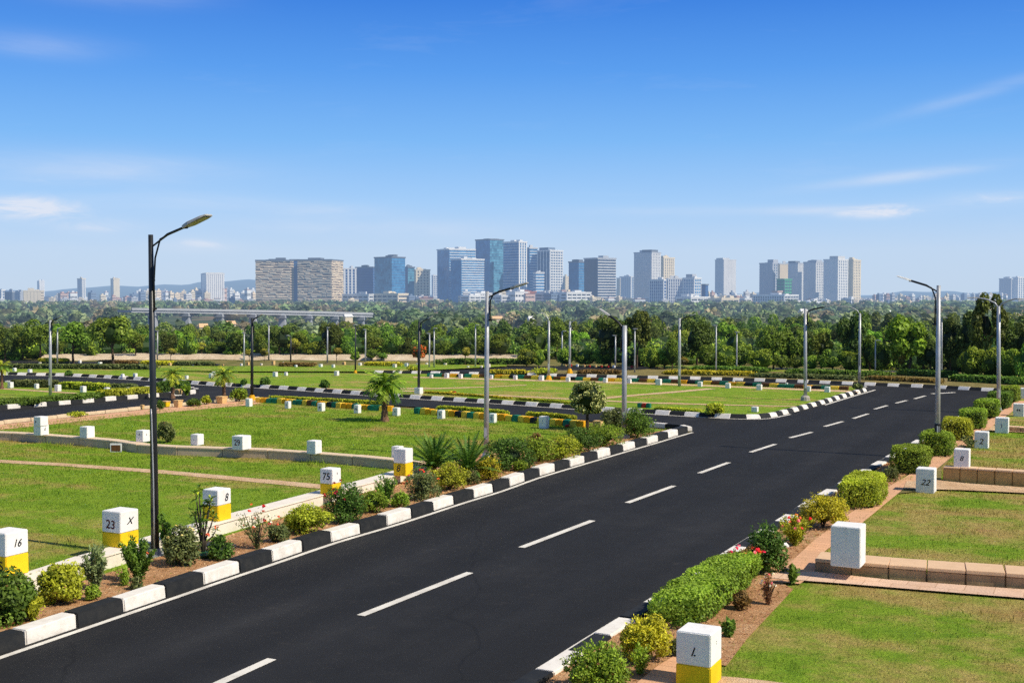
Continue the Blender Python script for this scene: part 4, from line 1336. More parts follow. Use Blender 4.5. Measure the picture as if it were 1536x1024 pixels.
# right bed, from the near end
shrub(1002, 1030, 958, 985, 'mound', 'olive', 'low olive plant left of the bottom edge marker top', 700, .028)
shrub(1098, 1128, 888, 915, 'mound', 'rust', 'low rusty plant beside the clipped hedge end', 700, .028)
shrub(1186, 1206, 792, 812, 'mound', 'mid', 'small green plant between pink flower shrub and yellow mound', 600, .028)
shrub(1326, 1348, 700, 722, 'mound', 'olive', 'low olive plant between two lime hedges on the right', 600, .03)
shrub(850, 944, 972, 1048, 'mound', 'bright', 'lime flecked round shrub at the bottom edge of the right bed', 5200, .026)
shrub(930, 1006, 927, 1000, 'mound', 'yellow', 'yellow leaved shrub left of the bottom edge marker', 4200, .026)
shrub(935, 985, 968, 1015, 'sprig', 'bright', 'thin lime sprigs in front of the yellow leaved shrub', 500, .028)
a_, b_ = G(1016, 948, LZ), G(1112, 873, LZ)
cR = (a_ + b_) / 2 + Vector((0, .25, 0)); ln_ = (b_ - a_).length / 2 + .18
root = empty('hedge', (cR.x, cR.y, LZ + .02), -math.atan2((b_ - a_).x, (b_ - a_).y)); tag(root, 'long clipped box hedge at lower right, brightest where it faces the road', 'hedge')
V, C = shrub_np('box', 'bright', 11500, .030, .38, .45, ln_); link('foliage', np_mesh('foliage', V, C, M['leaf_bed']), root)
twigs(.3, .4, 12, .012, ln_ * .8).build('stem', M['bark'], root)
shrub(1082, 1152, 826, 868, 'sprig', 'rust', 'flower shrub with red blooms behind the long clipped hedge', 1500, .030, flowers=[(RED, 9, .05), (PINK, 5, .045), (ORANGE, 4, .04)])
shrub(1121, 1180, 788, 862, 'mound', 'deep', 'tall dark green shrub between the two flower shrubs on the right', 3000, .034)
shrub(1160, 1224, 778, 822, 'sprig', 'lime', 'orange green flower shrub with pink and red blooms on the right', 1900, .030, flowers=[(RED, 6, .05), (PINK, 5, .05), (ORANGE, 4, .04)])
shrub(1197, 1272, 744, 796, 'mound', 'yellow', 'yellow mound shrub before the large plain marker', 4600, .028)


def hedge_block(x0, x1, yt, yb, pal, label, n, ls):
    """clipped hedge lying along the right kerb, seen between x0..x1"""
    k = M_PER_PX(G(x0, yb, LZ).y); w = (x1 - x0) * k; rx = .46
    L = max(.72, (w - 2 * rx * .89) / 2 / .454 * 1.65)
    c = G(x0 + (x1 - x0) * .40, yb, LZ); c = c + DV * (L * .80) + Vector((0, .1, 0))
    h = .62 if c.y < 30 else .68
    root = empty('hedge', (c.x, c.y, LZ + .02), -ROAD + random.uniform(-.05, .05)); tag(root, label, 'hedge')
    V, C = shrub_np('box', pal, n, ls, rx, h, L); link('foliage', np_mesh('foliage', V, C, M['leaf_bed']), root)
    twigs(.3, h * .8, 8, .012, L * .8).build('stem', M['bark'], root)


hedge_block(1249, 1342, 704, 764, 'lime', 'wide lime clipped hedge, lowest of the right hedge row', 6500, .030)
hedge_block(1336, 1402, 657, 712, 'bright', 'lime green clipped hedge left of the right walk lamp foot', 5000, .032)
hedge_block(1380, 1438, 640, 686, 'bright', 'lime green clipped hedge behind the right walk lamp', 4200, .034)
hedge_block(1414, 1464, 625, 662, 'lime', 'lime clipped hedge, second beyond the right walk lamp', 3400, .036)
hedge_block(1440, 1484, 609, 645, 'bright', 'green clipped hedge, third beyond the right walk lamp', 3000, .040)
hedge_block(1464, 1502, 595, 628, 'bright', 'green clipped hedge left of the double armed lamp', 2600, .044)
hedge_block(1484, 1522, 588, 614, 'mid', 'green clipped hedge right of the double armed lamp', 2200, .048)
hedge_block(1498, 1534, 583, 604, 'bright', 'farthest lime clipped hedge of the right row', 1800, .05)
shrub(1138, 1168, 864, 908, 'sprig', 'dry', 'dry brown twiggy plant at the end of the clipped hedge', 620, .022, tw=26, flowers=[(WHITE, 8, .03), (PINK, 3, .03)])
shrub(1178, 1198, 850, 876, 'sprig', 'mid', 'small weed sprouting in the pavers before the stone wall', 150, .05, tw=3)
shrub(1080, 1104, 932, 956, 'sprig', 'mid', 'small weed at the lawn edge beside the clipped hedge', 160, .045, tw=3)
shrub(1440, 1470, 655, 672, 'sprig', 'olive', 'low weed by the paver walk before the bold 2 marker', 240, .04, tw=3)
# loose bushes on the lawns
shrub(236, 262, 633, 664, 'mound', 'olive', 'round dark bush behind the tan wall right of the black lamp', 1300, .045)
shrub(390, 405, 566.5, 578, 'mound', 'deep', 'dark round bush on the middle lawn left of the pair', 420, .09)
shrub(361, 370, 569, 577, 'mound', 'deep', 'tiny dark bush by the far kerb before the bend lamp', 220, .09)
shrub(480, 495, 571, 583, 'mound', 'deep', 'dark round bush on the middle lawn left of the fan palm', 420, .09)
shrub(1056, 1088, 605, 622, 'mound', 'lime', 'yellow green spreading bush on the middle lawn at the kerb', 900, .06)
shrub(346, 372, 582, 602, 'mound', 'bright', 'leafy bush with yellow tips beside the bend lamp', 800, .06)
shrub(303, 316, 594, 606, 'mound', 'lime', 'small lime bush on the bend of the left footpath', 300, .07)
shrub(280, 302, 598, 609, 'mound', 'mid', 'low green plants along the left footpath bend', 400, .06)
shrub(236, 246, 600, 613, 'mound', 'deep', 'dark plant behind the yellow planter', 240, .07)
shrub(272, 288, 578, 592, 'sprig', 'bright', 'small leafy plant on the island tip', 260, .08)
shrub(98, 108, 556, 564, 'mound', 'deep', 'small dark bush behind the far kerb near the island lamp', 200, .1)
shrub(1280, 1294, 576, 584, 'mound', 'olive', 'small bush on the corner of the middle lawn', 240, .09)
shrub(608, 626, 549, 557, 'mound', 'lime', 'low lime bush on the far lawn left of the orange tree', 220, .1)
shrub(100, 130, 618, 625, 'mound', 'lime', 'low lime ground plants beside the left footpath', 300, .06)
shrub(795, 835, 552, 561, 'mound', 'lime', 'low lime hedge by the back road left of the curved lamp', 380, .1)


# clipped hedge strips: each strip one thing
def hedge_strip(pts, wpx, hh, pal, label, n, ls):
    a, b = G(*pts[0], LZ), G(*pts[1], LZ)
    c = (a + b) / 2; L = (b - a).length / 2
    root = empty('hedge', (c.x, c.y, LZ), -math.atan2((b - a).x, (b - a).y)); tag(root, label, 'hedge')
    V, C = shrub_np('box', pal, n, ls, wpx, hh, L); link('foliage', np_mesh('foliage', V, C, M['leaf_bed']), root)


hedge_strip([(-60, 611), (58, 606)], .35, .30, 'mid', 'clipped hedge along the island kerb at the left edge', 2600, .07)
hedge_strip([(58, 604.5), (150, 598)], .35, .30, 'mid', 'clipped hedge along the island kerb behind the island lamp', 2600, .07)
hedge_strip([(150, 596.5), (235, 590.5)], .35, .36, 'lime', 'clipped hedge along the island kerb left of the black lamp', 2200, .07)
hedge_strip([(232, 588), (284, 586)], .4, .5, 'deep', 'dark clipped hedge at the island tip', 1400, .07)
hedge_strip([(20, 580), (85, 581)], .25, .36, 'olive', 'thin hedge behind the left island posts', 1500, .08)
hedge_strip([(92, 582.5), (165, 586.5)], .25, .36, 'lime', 'thin yellowish hedge behind the middle island posts', 1500, .08)
hedge_strip([(165, 586.2), (205, 587)], .25, .36, 'olive', 'thin hedge behind the right island posts', 900, .08)
hedge_strip([(405, 601.5), (575, 611)], .14, .26, 'lime', 'low lime hedge behind the left painted wall', 3000, .06)
hedge_strip([(660, 617.5), (760, 625.5)], .12, .26, 'lime', 'low lime hedge behind the right painted wall', 2200, .06)
hedge_strip([(795, 628.5), (860, 634)], .12, .28, 'lime', 'low lime hedge just left of the ball tree', 1700, .06)
hedge_strip([(640, 589.5), (760, 598)], .12, .10, 'yellow', 'yellow ground hedge along the side road kerb', 1500, .06)
hedge_strip([(780, 599.5), (850, 605)], .12, .10, 'lime', 'lime ground hedge along the side road kerb left of the ball tree', 1100, .06)
hedge_strip([(985, 613), (1055, 618)], .3, .10, 'lime', 'low lime ground hedge by the middle corner kerb', 1000, .05)
hedge_strip([(-60, 552.5), (110, 553)], .3, .3, 'olive', 'far trimmed hedge on the back lawn at the left edge', 1500, .10)
hedge_strip([(110, 553), (235, 554)], .3, .3, 'olive', 'far trimmed hedge on the back lawn left of the black lamp', 1300, .10)
hedge_strip([(660, 546), (800, 546)], .6, .35, 'mid', 'low green hedge below the sandy bank end', 1500, .12)
hedge_strip([(1000, 561), (1130, 563.5)], .4, .24, 'yellow', 'yellow flecked hedge behind the far kerb, left stretch', 1300, .11)
hedge_strip([(1130, 565), (1290, 570)], .4, .22, 'olive', 'dark hedge behind the far kerb, middle stretch', 1500, .11)
hedge_strip([(1300, 569), (1410, 574.5)], .4, .2, 'rust', 'rusty hedge behind the far kerb, right stretch', 1300, .11)
hedge_strip([(1040, 556), (1150, 558.5)], .5, .3, 'mid', 'green hedge before the far footpath', 1300, .12)
hedge_strip([(1180, 561), (1330, 565)], .5, .3, 'mid', 'green hedge beyond the far footpath', 1300, .12)
hedge_strip([(1350, 562), (1430, 566)], .5, .35, 'deep', 'dark hedge under the bright tree at the far verge', 1000, .12)
hedge_strip([(1430, 571), (1540, 577)], .5, .35, 'mid', 'green hedge at the far right verge', 1200, .12)
for i, (x0, x1, y, pal) in enumerate([(150, 205, 545, 'rust'), (215, 260, 546, 'yellow'), (265, 320, 547, 'olive'), (420, 470, 549, 'rust'), (548, 600, 548, 'yellow'), (735, 790, 560, 'yellow'), (870, 930, 560, 'rust'), (60, 100, 542, 'yellow')]):
    hedge_strip([(x0, y), (x1, y + .6)], .4, .22, pal, 'low %s flower strip on the far lawns below %s' % ({'rust': 'rusty red', 'yellow': 'yellow', 'olive': 'dull green'}[pal], mark((x0 + x1) / 2)), 700, .10)


# ------------------------------------------------------------------ palms, cycads and special plants
def frond(V, C, base, az, elev, L, droop, nl, lw, ll, pal, fan=False, tipcol=None):
    """one pinnate frond; appends leaflet quads"""
    dark, light = PAL[pal]
    d = Vector((math.cos(az), math.sin(az), 0)); up = Vector((0, 0, 1))
    pts = []
    e = elev; p = Vector(base)
    for i in range(nl + 1):
        pts.append((p.copy(), e))
        p = p + (d * math.cos(e) + up * math.sin(e)) * (L / nl)
        e -= droop / nl
    side = Vector((-math.sin(az), math.cos(az), 0))
    for i in range(1, nl + 1):
        q, ee = pts[i]
        t = (d * math.cos(ee) + up * math.sin(ee))
        u = i / nl
        w = ll * (math.sin(math.pi * min(1, u * .9 + .12)) ** .6)
        for s in (-1, 1):
            tip = q + (side * s * .8 + t * .75).normalized() * w - up * w * random.uniform(.1, .4) * (1.6 if ll > .2 else 1)
            b = random.uniform(0, 1)
            c = np.array(dark) * (1 - b) + np.array(light) * b
            if tipcol is not None and u > .8: c = np.array(tipcol)
            n = t * lw
            V += [q - n * .5, q + n * .5, tip + n * .12, tip - n * .12]
            C += [[*c, 1]] * 4
        if i < nl:
            V += [pts[i][0] + side * lw * .3, pts[i][0] - side * lw * .3, pts[i + 1][0] - side * lw * .2, pts[i + 1][0] + side * lw * .2]
            C += [[*(np.array(dark) * .5 + np.array(light) * .5), 1]] * 4


def fan_leaf(V, C, base, az, elev, stalk, rad, pal, nseg=15):
    """a costapalmate leaf: stalk plus radiating drooping segments"""
    dark, light = PAL[pal]
    d = Vector((math.cos(az) * math.cos(elev), math.sin(az) * math.cos(elev), math.sin(elev)))
    side = Vector((-math.sin(az), math.cos(az), 0)); nrm = side.cross(d)
    b = Vector(base); h = b + d * stalk
    V += [b - side * .012, b + side * .012, h + side * .01, h - side * .01]; C += [[.10, .13, .02, 1]] * 4
    for i in range(nseg):
        a = (i / (nseg - 1) - .5) * math.pi * 1.0
        t = (d * math.cos(a) + side * math.sin(a)).normalized()
        w = side * math.cos(a) - d * math.sin(a)
        L = rad * (1 - .22 * abs(a) / 2) * random.uniform(.88, 1.05)
        m1 = h + t * L * .6 + nrm * random.uniform(-.02, .02)
        tip = h + t * L * .92 - Vector((0, 0, L * random.uniform(.05, .3) * (1.25 - elev * .7)))
        k = random.uniform(.0, 1)
        c = np.array(dark) * (1 - k) + np.array(light) * k
        ww = rad * .085
        V += [h - w * .004, m1 - w * ww, m1 + w * ww, h + w * .004]; C += [[*c, 1]] * 4
        V += [m1 - w * ww, tip - w * .004, tip + w * .004, m1 + w * ww]; C += [[*(c * .95), 1]] * 4


def fan_palm(xb, yb, yt, w_px, label, nleaf=34, z=LZ, fan=True, pal='mid'):
    c = G(xb, yb, z); k = M_PER_PX(c.y); H = (yb - yt) * k; Wd = w_px * k
    root = empty('palm_tree', (c.x, c.y, z)); tag(root, label, 'palm tree')
    th = H * .60
    m = MB()
    rr = Wd * .062
    rings = 12
    m.tube([(0, 0, -.05)] + [(random.uniform(-.01, .01), 0, th * i / rings) for i in range(1, rings + 1)] + [(0, 0, th * 1.12)], [rr * 1.7] + [rr * (1.35 - .45 * min(1, i / 4.) + (.12 if i % 2 else -.06)) for i in range(1, rings + 1)] + [rr * .7], 10)
    m.build('trunk', M['palm_bark'], root)
    for i in range(nleaf):
        V = []; C = []
        az = i * 2.399963 + random.uniform(-.2, .2); f = i / nleaf
        elev = 1.35 - 1.75 * f + random.uniform(-.12, .12)
        p = 'deep' if f > .72 else pal
        if fan: frond(V, C, (0, 0, th), az, elev, Wd * .47 * random.uniform(.85, 1.1), 1.05 + .5 * f, 16, Wd * .036, Wd * .19, p if random.random() > .35 else 'bright')
        else: frond(V, C, (0, 0, th), az, elev, Wd * .52, 1.5, 12, Wd * .040, Wd * .15, p if random.random() > .45 else 'lime')
        V = np.array([tuple(v) for v in V]); link('frond', np_mesh('frond', V, np.array(C), M['leaf_bed']), root)
    return root


fan_palm(577, 632, 544, 76, 'fan palm standing alone on the left lawn, largest palm in view', 30)
fan_palm(259, 596, 539, 42, 'small palm on the island tip right of the black lamp', 24, fan=False, pal='mid')
fan_palm(336, 601, 536, 46, 'small palm at the footpath bend left of the bend lamp', 26, fan=False, pal='mid')
fan_palm(3, 583, 528, 34, 'small palm cut by the left edge', 22, fan=False, pal='mid')


def cycad(xc, yb, yt, w_px, label):
    c = G(xc, yb, LZ + .03); k = M_PER_PX(c.y); H = (yb - yt) * k; W = w_px * k
    root = empty('cycad', (c.x, c.y + W * .25, LZ + .03)); tag(root, label, 'cycad')
    m = MB(); m.tube([(0, 0, -.03), (0, 0, H * .16), (0, 0, H * .24)], [W * .10, W * .09, W * .05], 9); m.build('trunk', M['palm_bark'], root)
    for i in range(52):
        V = []; C = []
        f = i / 52
        frond(V, C, (0, 0, H * .22), i * 2.39996, 1.42 - 1.15 * f + random.uniform(-.08, .08), H * .95 * random.uniform(.85, 1.05), .40 + .6 * f, 22, .050, W * .12, random.choice(['deep', 'deep', 'deep', 'mid']))
        V = np.array([tuple(v) for v in V]); link('frond', np_mesh('frond', V, np.array(C), M['leaf_bed']), root)


cycad(650, 718, 652, 60, 'spiky dark green cycad right of the low 8 marker, left of the two')
cycad(702, 722, 656, 52, 'spiky dark green cycad beside the grey braced lamp, right of the two')
# small grass-like spiky plant beside the tall leafy plant
c = G(287, 812, LZ + .03); root = empty('spiky_plant', (c.x, c.y + .3, LZ + .03)); tag(root, 'small spiky plant behind the tall leafy plant', 'plant')
V = []; C = []
for i in range(26):
    frond(V, C, (0, 0, .28), i * 2.4, 1.3 - 1.0 * i / 26, .42, .9, 6, .02, .035, 'deep')
link('foliage', np_mesh('foliage', np.array([tuple(v) for v in V]), np.array(C), M['leaf_bed']), root)
m = MB(); m.tube([(0, 0, 0), (0, 0, .3)], [.03, .02], 6); m.build('stem', M['bark'], root)
# tall leafy plant: forked stems ending in leaf rosettes
c = G(304, 832, LZ + .03); root = empty('leafy_plant', (c.x, c.y, LZ + .06)); tag(root, 'tall forked leafy plant between black lamp and its right hand marker', 'plant')
tips = [((-.12, .02, 1.10), .17), ((.02, .06, .92), .15), ((.16, -.02, 1.0), .15), ((-.16, .05, .78), .15), ((.20, .04, .68), .15), ((.05, -.08, .62), .14), ((-.05, .02, .45), .12), ((.24, .02, .42), .11), ((-.06, .0, 1.22), .12), ((.10, .02, .80), .13)]
m = MB(); V = []; C = []
for (t, r) in tips:
    t = Vector(t)
    m.tube([(0, 0, -.03), t * .3 + Vector((0, 0, .08)), t * .75, t], [.022, .018, .014, .008], 6)
    for j in range(16):
        az = j * 2.4 + random.random(); el = random.uniform(-.5, 1.1)
        d = Vector((math.cos(az) * math.cos(el), math.sin(az) * math.cos(el), math.sin(el)))
        s = d.cross(Vector((0, 0, 1))).normalized(); L = r * random.uniform(.7, 1.15); p = t + Vector((0, 0, random.uniform(-.10, .05)))
        q = p + d * L; md = p + d * L * .55
        b = random.random(); cl = np.array(PAL['deep'][0]) * (1 - b) + np.array(PAL['mid' if random.random() > .2 else 'lime'][1]) * b
        dz = Vector((0, 0, -L * .25))
        V += [p, md - s * L * .17, q + dz, md + s * L * .17]; C += [[*cl, 1]] * 4
m.build('stem', M['bark_grey'], root, smooth=True)
link('foliage', np_mesh('foliage', np.array([tuple(v) for v in V]), np.array(C), M['leaf_bed']), root)
for px, py, z in ((312, 800, .35), (325, 796, .5)):
    q = Vector(((px - 304) * .0128, -.03, z))
    D = sphere_dirs(8, -.3); V2, C2 = leaf_quads(np.array(q)[None] + D * .03, D, np.full(8, .03), np.tile(np.array(ORANGE), (8, 1)), .8)
    link('blossom', np_mesh('blossom', V2, C2, M['leaf_bed']), root)


# clipped ball tree with pale leaf tips
c = G(882, 646, LZ); k = M_PER_PX(c.y)
root = empty('ball_tree', (c.x, c.y + .3, LZ)); tag(root, 'clipped barrel crowned tree with pale cream leaf tips near the junction', 'tree')
H = 76 * k; cz = H * .635
V, C, lc = crown_np(cz, 25.5 * k, 27 * k, 8000, .036, (.02, .035, .008), (.08, .10, .02), lobes=60, lob=(.17, .26), zmin=-1, core=.74, spread=.86, odd=((.42, .42, .16), .40))
V[:, 2] = cz + np.clip(V[:, 2] - cz, -23.5 * k, 25 * k) + rng.normal(size=len(V)) * .008
link('crown', np_mesh('crown', V, C, M['leaf_bed']), root)
trunk_mb(cz, .07, [tuple(x) for x in lc[:5]]).build('trunk', M['bark'], root)


# ------------------------------------------------------------------ trees beyond the lots
TREES = {}


def tree_proto(name, kind, seed):
    global rng
    random.seed(seed); rng = np.random.default_rng(seed)
    K = dict(
        broad=dict(cz=.62, rx=.44, rz=.36, nleaf=2600, ls=.030, dark=(.018, .044, .008), light=(.120, .180, .020), lobes=15, lob=(.26, .42), core=.42, spread=.70),
        dense=dict(cz=.52, rx=.42, rz=.46, nleaf=2600, ls=.030, dark=(.020, .052, .008), light=(.120, .195, .020), lobes=16, lob=(.26, .42), core=.62, spread=.66),
        bush=dict(cz=.48, rx=.52, rz=.48, nleaf=2600, ls=.032, dark=(.030, .070, .008), light=(.190, .260, .024), lobes=18, lob=(.24, .36), core=.72, spread=.70),
        dark=dict(cz=.55, rx=.40, rz=.43, nleaf=2600, ls=.030, dark=(.012, .030, .008), light=(.075, .120, .020), lobes=13, lob=(.26, .42), core=.50, spread=.72),
        bright=dict(cz=.60, rx=.36, rz=.38, nleaf=2200, ls=.042, dark=(.030, .080, .006), light=(.160, .290, .025), lobes=12, lob=(.24, .40), core=.45, spread=.75),
        lolly=dict(cz=.72, rx=.40, rz=.27, nleaf=1500, ls=.040, dark=(.05, .055, .008), light=(.25, .24, .025), lobes=12, lob=(.3, .42), core=.6, spread=.62),
        orange=dict(cz=.60, rx=.36, rz=.38, nleaf=1600, ls=.042, dark=(.035, .045, .010), light=(.14, .15, .03), lobes=12, lob=(.3, .42), core=.5, spread=.66, odd=((.42, .10, .015), .35)),
        slim=dict(cz=.54, rx=.22, rz=.44, nleaf=1600, ls=.030, dark=(.014, .036, .009), light=(.10, .145, .026), lobes=14, lob=(.28, .42), core=.55, spread=.72),
        tall=dict(cz=.60, rx=.30, rz=.40, nleaf=2600, ls=.026, dark=(.014, .030, .007), light=(.085, .115, .018), lobes=14, lob=(.20, .34), core=.30, spread=.85),
    )[kind]
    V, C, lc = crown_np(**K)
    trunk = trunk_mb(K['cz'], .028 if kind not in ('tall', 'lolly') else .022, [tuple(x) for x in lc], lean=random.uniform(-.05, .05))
    return (np_mesh('crown', V, C, M['leaf']), trunk, K['rx'] * 2)


for kd in ('broad', 'dense', 'bush', 'dark', 'bright', 'lolly', 'orange', 'slim', 'tall'):
    TREES[kd] = []
    for s in range(1 if kd in ('lolly', 'orange', 'tall') else 3):
        crown, tr, wd = tree_proto(kd, kd, 100 + s * 7 + len(kd) * 13)
        t = tr.build('trunk', M['bark']); me = t.data; bpy.data.objects.remove(t)
        TREES[kd].append((crown, me, wd))
random.seed(21); rng = np.random.default_rng(21)
KNAME = {'broad': 'spreading leafy tree', 'dense': 'dense round tree', 'bush': 'bushy light green tree', 'dark': 'dark green tree', 'bright': 'vivid green tree',
         'lolly': 'small yellow topped tree', 'orange': 'small orange leaved tree', 'slim': 'slim upright tree', 'tall': 'tall gappy tree'}
tree_list = []


def tree_at(x, Y, zb, H, W, kind, label, group=None):
    cm, tm, wd = random.choice(TREES[kind])
    root = empty('tree', (x, Y, zb), random.uniform(0, 6.28)); tag(root, label, 'tree', group)
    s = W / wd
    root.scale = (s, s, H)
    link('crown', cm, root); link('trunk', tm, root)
    return root


FRONT = [  # px x, base y, top y, px width, kind
    (-22, 542, 484, 60, 'dense'), (8, 540, 489, 34, 'dark'), (33, 538, 488, 40, 'broad'), (60, 540, 477, 52, 'broad'), (86, 538, 492, 34, 'dense'), (110, 545, 479, 56, 'broad'), (138, 538, 500, 30, 'bush'), (170, 549, 470, 66, 'broad'),
    (203, 538, 494, 30, 'olive'), (252, 537, 494, 32, 'dark'), (256, 541, 521, 18, 'lolly'), (283, 537, 497, 34, 'bush'), (302, 536, 512, 20, 'rust'), (326, 536, 510, 38, 'dense'), (349, 537, 518, 30, 'bush'), (356, 537, 494, 34, 'palmy'), (374, 541, 523, 18, 'lolly'),
    (392, 538, 499, 30, 'dense'), (397, 541, 521, 14, 'lolly'), (420, 537, 484, 46, 'dark'), (446, 537, 497, 36, 'broad'), (470, 537, 507, 34, 'bush'), (440, 538, 506, 22, 'rust'), (494, 537, 478, 44, 'dark'), (520, 537, 502, 36, 'dense'), (505, 543, 520, 19, 'lolly'),
    (533, 541, 526, 18, 'bush'), (557, 540, 522, 27, 'dense'), (573, 540, 526, 18, 'dense'), (588, 537, 502, 32, 'dense'), (560, 537, 498, 34, 'broad'), (612, 538, 503, 28, 'dark'), (628, 545, 515, 24, 'orange'), (646, 537, 494, 36, 'dark'), (668, 538, 506, 32, 'dense'), (698, 549, 519, 18, 'lolly'),
    (700, 538, 496, 40, 'dark'), (726, 538, 500, 34, 'dense'), (750, 539, 497, 40, 'dense'), (790, 550, 520, 36, 'bush'), (808, 550, 522, 22, 'bush'), (806, 540, 487, 38, 'dense'), (836, 540, 484, 40, 'broad'), (850, 549, 515, 36, 'bush'), (878, 549, 520, 40, 'bush'), (906, 550, 513, 38, 'bush'), (914, 550, 468, 66, 'dark'),
    (955, 552, 463, 44, 'tallolive'), (975, 555, 515, 34, 'bush'), (997, 555, 518, 36, 'dense'), (1045, 554, 469, 54, 'dark'), (1024, 557, 534, 20, 'lolly'), (1008, 556, 505, 30, 'dense'), (1062, 556, 515, 38, 'dense'), (1088, 556, 514, 42, 'bush'), (1110, 556, 516, 34, 'dense'), (1140, 557, 517, 46, 'bush'),
    (1172, 557, 527, 26, 'dense'), (1195, 557, 526, 30, 'dense'), (1215, 558, 528, 26, 'bush'), (1160, 556, 487, 46, 'broad'), (1192, 556, 483, 44, 'dense'), (1105, 554, 490, 44, 'bush'), (1248, 559, 517, 42, 'dense'), (1276, 560, 521, 38, 'bush'), (1232, 557, 496, 42, 'broad'), (1285, 558, 463, 52, 'dark'), (1305, 559, 498, 40, 'dense'),
    (1322, 562, 513, 36, 'dense'), (1352, 563, 531, 15, 'lolly'), (1362, 563, 471, 62, 'bright'), (1396, 564, 505, 44, 'dark'), (1385, 561, 480, 40, 'dense'), (1425, 563, 472, 46, 'dark'), (1452, 564, 462, 46, 'dark'), (1478, 568, 436, 52, 'tall'), (1458, 570, 516, 46, 'grey'), (1487, 571, 512, 50, 'grey'), (1515, 574, 514, 44, 'bush'),
    (1508, 566, 470, 46, 'dark'), (1538, 570, 474, 50, 'dark'), (1545, 577, 508, 46, 'dense'), (1580, 575, 470, 60, 'dark'),
]
KIND2 = {'olive': 'broad', 'rust': 'lolly', 'palmy': 'slim', 'tallolive': 'tall', 'grey': 'bush'}
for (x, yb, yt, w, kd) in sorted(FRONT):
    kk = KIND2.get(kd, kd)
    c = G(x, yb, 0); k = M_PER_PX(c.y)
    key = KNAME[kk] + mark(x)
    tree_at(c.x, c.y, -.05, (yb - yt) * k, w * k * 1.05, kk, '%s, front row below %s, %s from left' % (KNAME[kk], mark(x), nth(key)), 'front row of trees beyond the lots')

# second belt, falling into the valley
back = []
for row, (Y, y0, y1, n, ks) in enumerate(((104, 486, 505, 62, ['dense', 'dark', 'broad', 'bush', 'bright']), (122, 478, 497, 58, ['dark', 'dense', 'broad', 'slim', 'bright', 'bush']),
                                         (150, 474, 490, 52, ['dark', 'dense', 'broad', 'slim']), (195, 470, 484, 46, ['dark', 'broad', 'dense', 'slim']))):
    for i in range(n):
        px = -110 + (1760 / n) * (i + random.uniform(.1, .9))
        Yi = Y * random.uniform(.93, 1.10)
        yt = random.triangular(y0 - 5, y1 + 6, (y0 + y1) / 2)
        if px < 600: yt = max(yt, 478 + random.uniform(0, 8))
        if 100 < px < 780: yt += 2
        if px > 1180: yt -= random.uniform(2, 9)
        zt = CAMH + (HOR - yt) * Yi / FPX
        zb = terr(Yi) - .1
        H = zt - zb
        if H < 1.4: continue
        back.append((px, Yi, zb, H, min(H * random.uniform(.75, 1.15), random.uniform(30, 56) * Yi / FPX), random.choice(ks), row))
for (px, Yi, zb, H, W, kd, row) in sorted(back):
    W = max(W, H * .45)
    tree_at((px - CX) / FPX * Yi, Yi, zb, H, W, kd, '%s, %s tree belt below %s' % (KNAME[kd], ['second', 'third', 'fourth', 'fifth'][row], mark(px)), '%s, %s belt below %s' % (KNAME[kd], ['second', 'third', 'fourth', 'fifth'][row], mark(px)))


# ------------------------------------------------------------------ valley woods: one mass
def woods():
    Vs = []; Cs = []
    protos = {}
    for lod, (n, ls) in enumerate(((260, .085), (52, .18))):
        protos[lod] = []
        for k in range(5):
            V, C, _ = crown_np(.55, .46, .42, n, ls, (.55, .55, .5), (1.5, 1.55, 1.3), lobes=8, lob=(.34, .5), core=.66 if lod == 0 else .7, spread=.6)
            protos[lod].append((V, C))
    pal = np.array([(.040, .066, .034), (.056, .082, .042), (.072, .092, .052), (.036, .054, .034), (.088, .100, .056), (.108, .094, .066), (.050, .074, .048)])
    for (y0, y1, area, lod) in ((235, 620, 120., 0), (620, 1780, 210., 1)):
        n = int(.52 * (y1 * y1 - y0 * y0) / area)
        Y = np.sqrt(rng.uniform(y0 * y0, y1 * y1, n)); X = rng.uniform(-.53, .53, n) * Y
        for x, y in zip(X, Y):
            px = x / y * FPX + CX
            # clearings with bare red earth, and the strip kept open for the viaduct
            py = HOR + (CAMH - terr(y)) * FPX / y
            if 190 < px < 330 and 478 < py < 496: continue
            if 560 < px < 700 and 474 < py < 481: continue
            if 700 < px < 800 and 476 < py < 482 and random.random() < .7: continue
            if random.random() < .12 or math.sin(x * .021 + 1.3) * math.cos(y * .017 + x * .006) > .72: continue
            H = random.choice([random.uniform(3.5, 6), random.uniform(6, 12.5)]) if lod == 0 else random.choice([random.uniform(4, 7), random.uniform(6, 13)])
            if y > 1500: H *= .85
            if px < 610 and 330 < y < 560: H *= .55
            if px < 610 and y <= 330: H = min(max(H, 6.), CAMH + (HOR - random.uniform(474, 482)) * y / FPX - terr(y))
            W = H * random.uniform(.9, 1.35)
            V, C = random.choice(protos[lod])
            a = random.uniform(0, 6.28); ca, sa = math.cos(a), math.sin(a)
            Q = np.empty_like(V)
            Q[:, 0] = (V[:, 0] * ca - V[:, 1] * sa) * W + x; Q[:, 1] = (V[:, 0] * sa + V[:, 1] * ca) * W + y; Q[:, 2] = V[:, 2] * H + terr(y) - .3
            c = pal[random.randrange(len(pal))] * random.uniform(.8, 1.7) * np.array([1.1, 1.03, 1.0])
            D = C.copy(); D[:, :3] *= c
            Vs.append(Q.astype(np.float32)); Cs.append(D.astype(np.float32))
    o = link('woods', np_mesh('woods', np.concatenate(Vs), np.concatenate(Cs), M['leaf']))
    tag(o, 'hazy woods filling the valley between the lots and the city', kind='stuff')


woods()


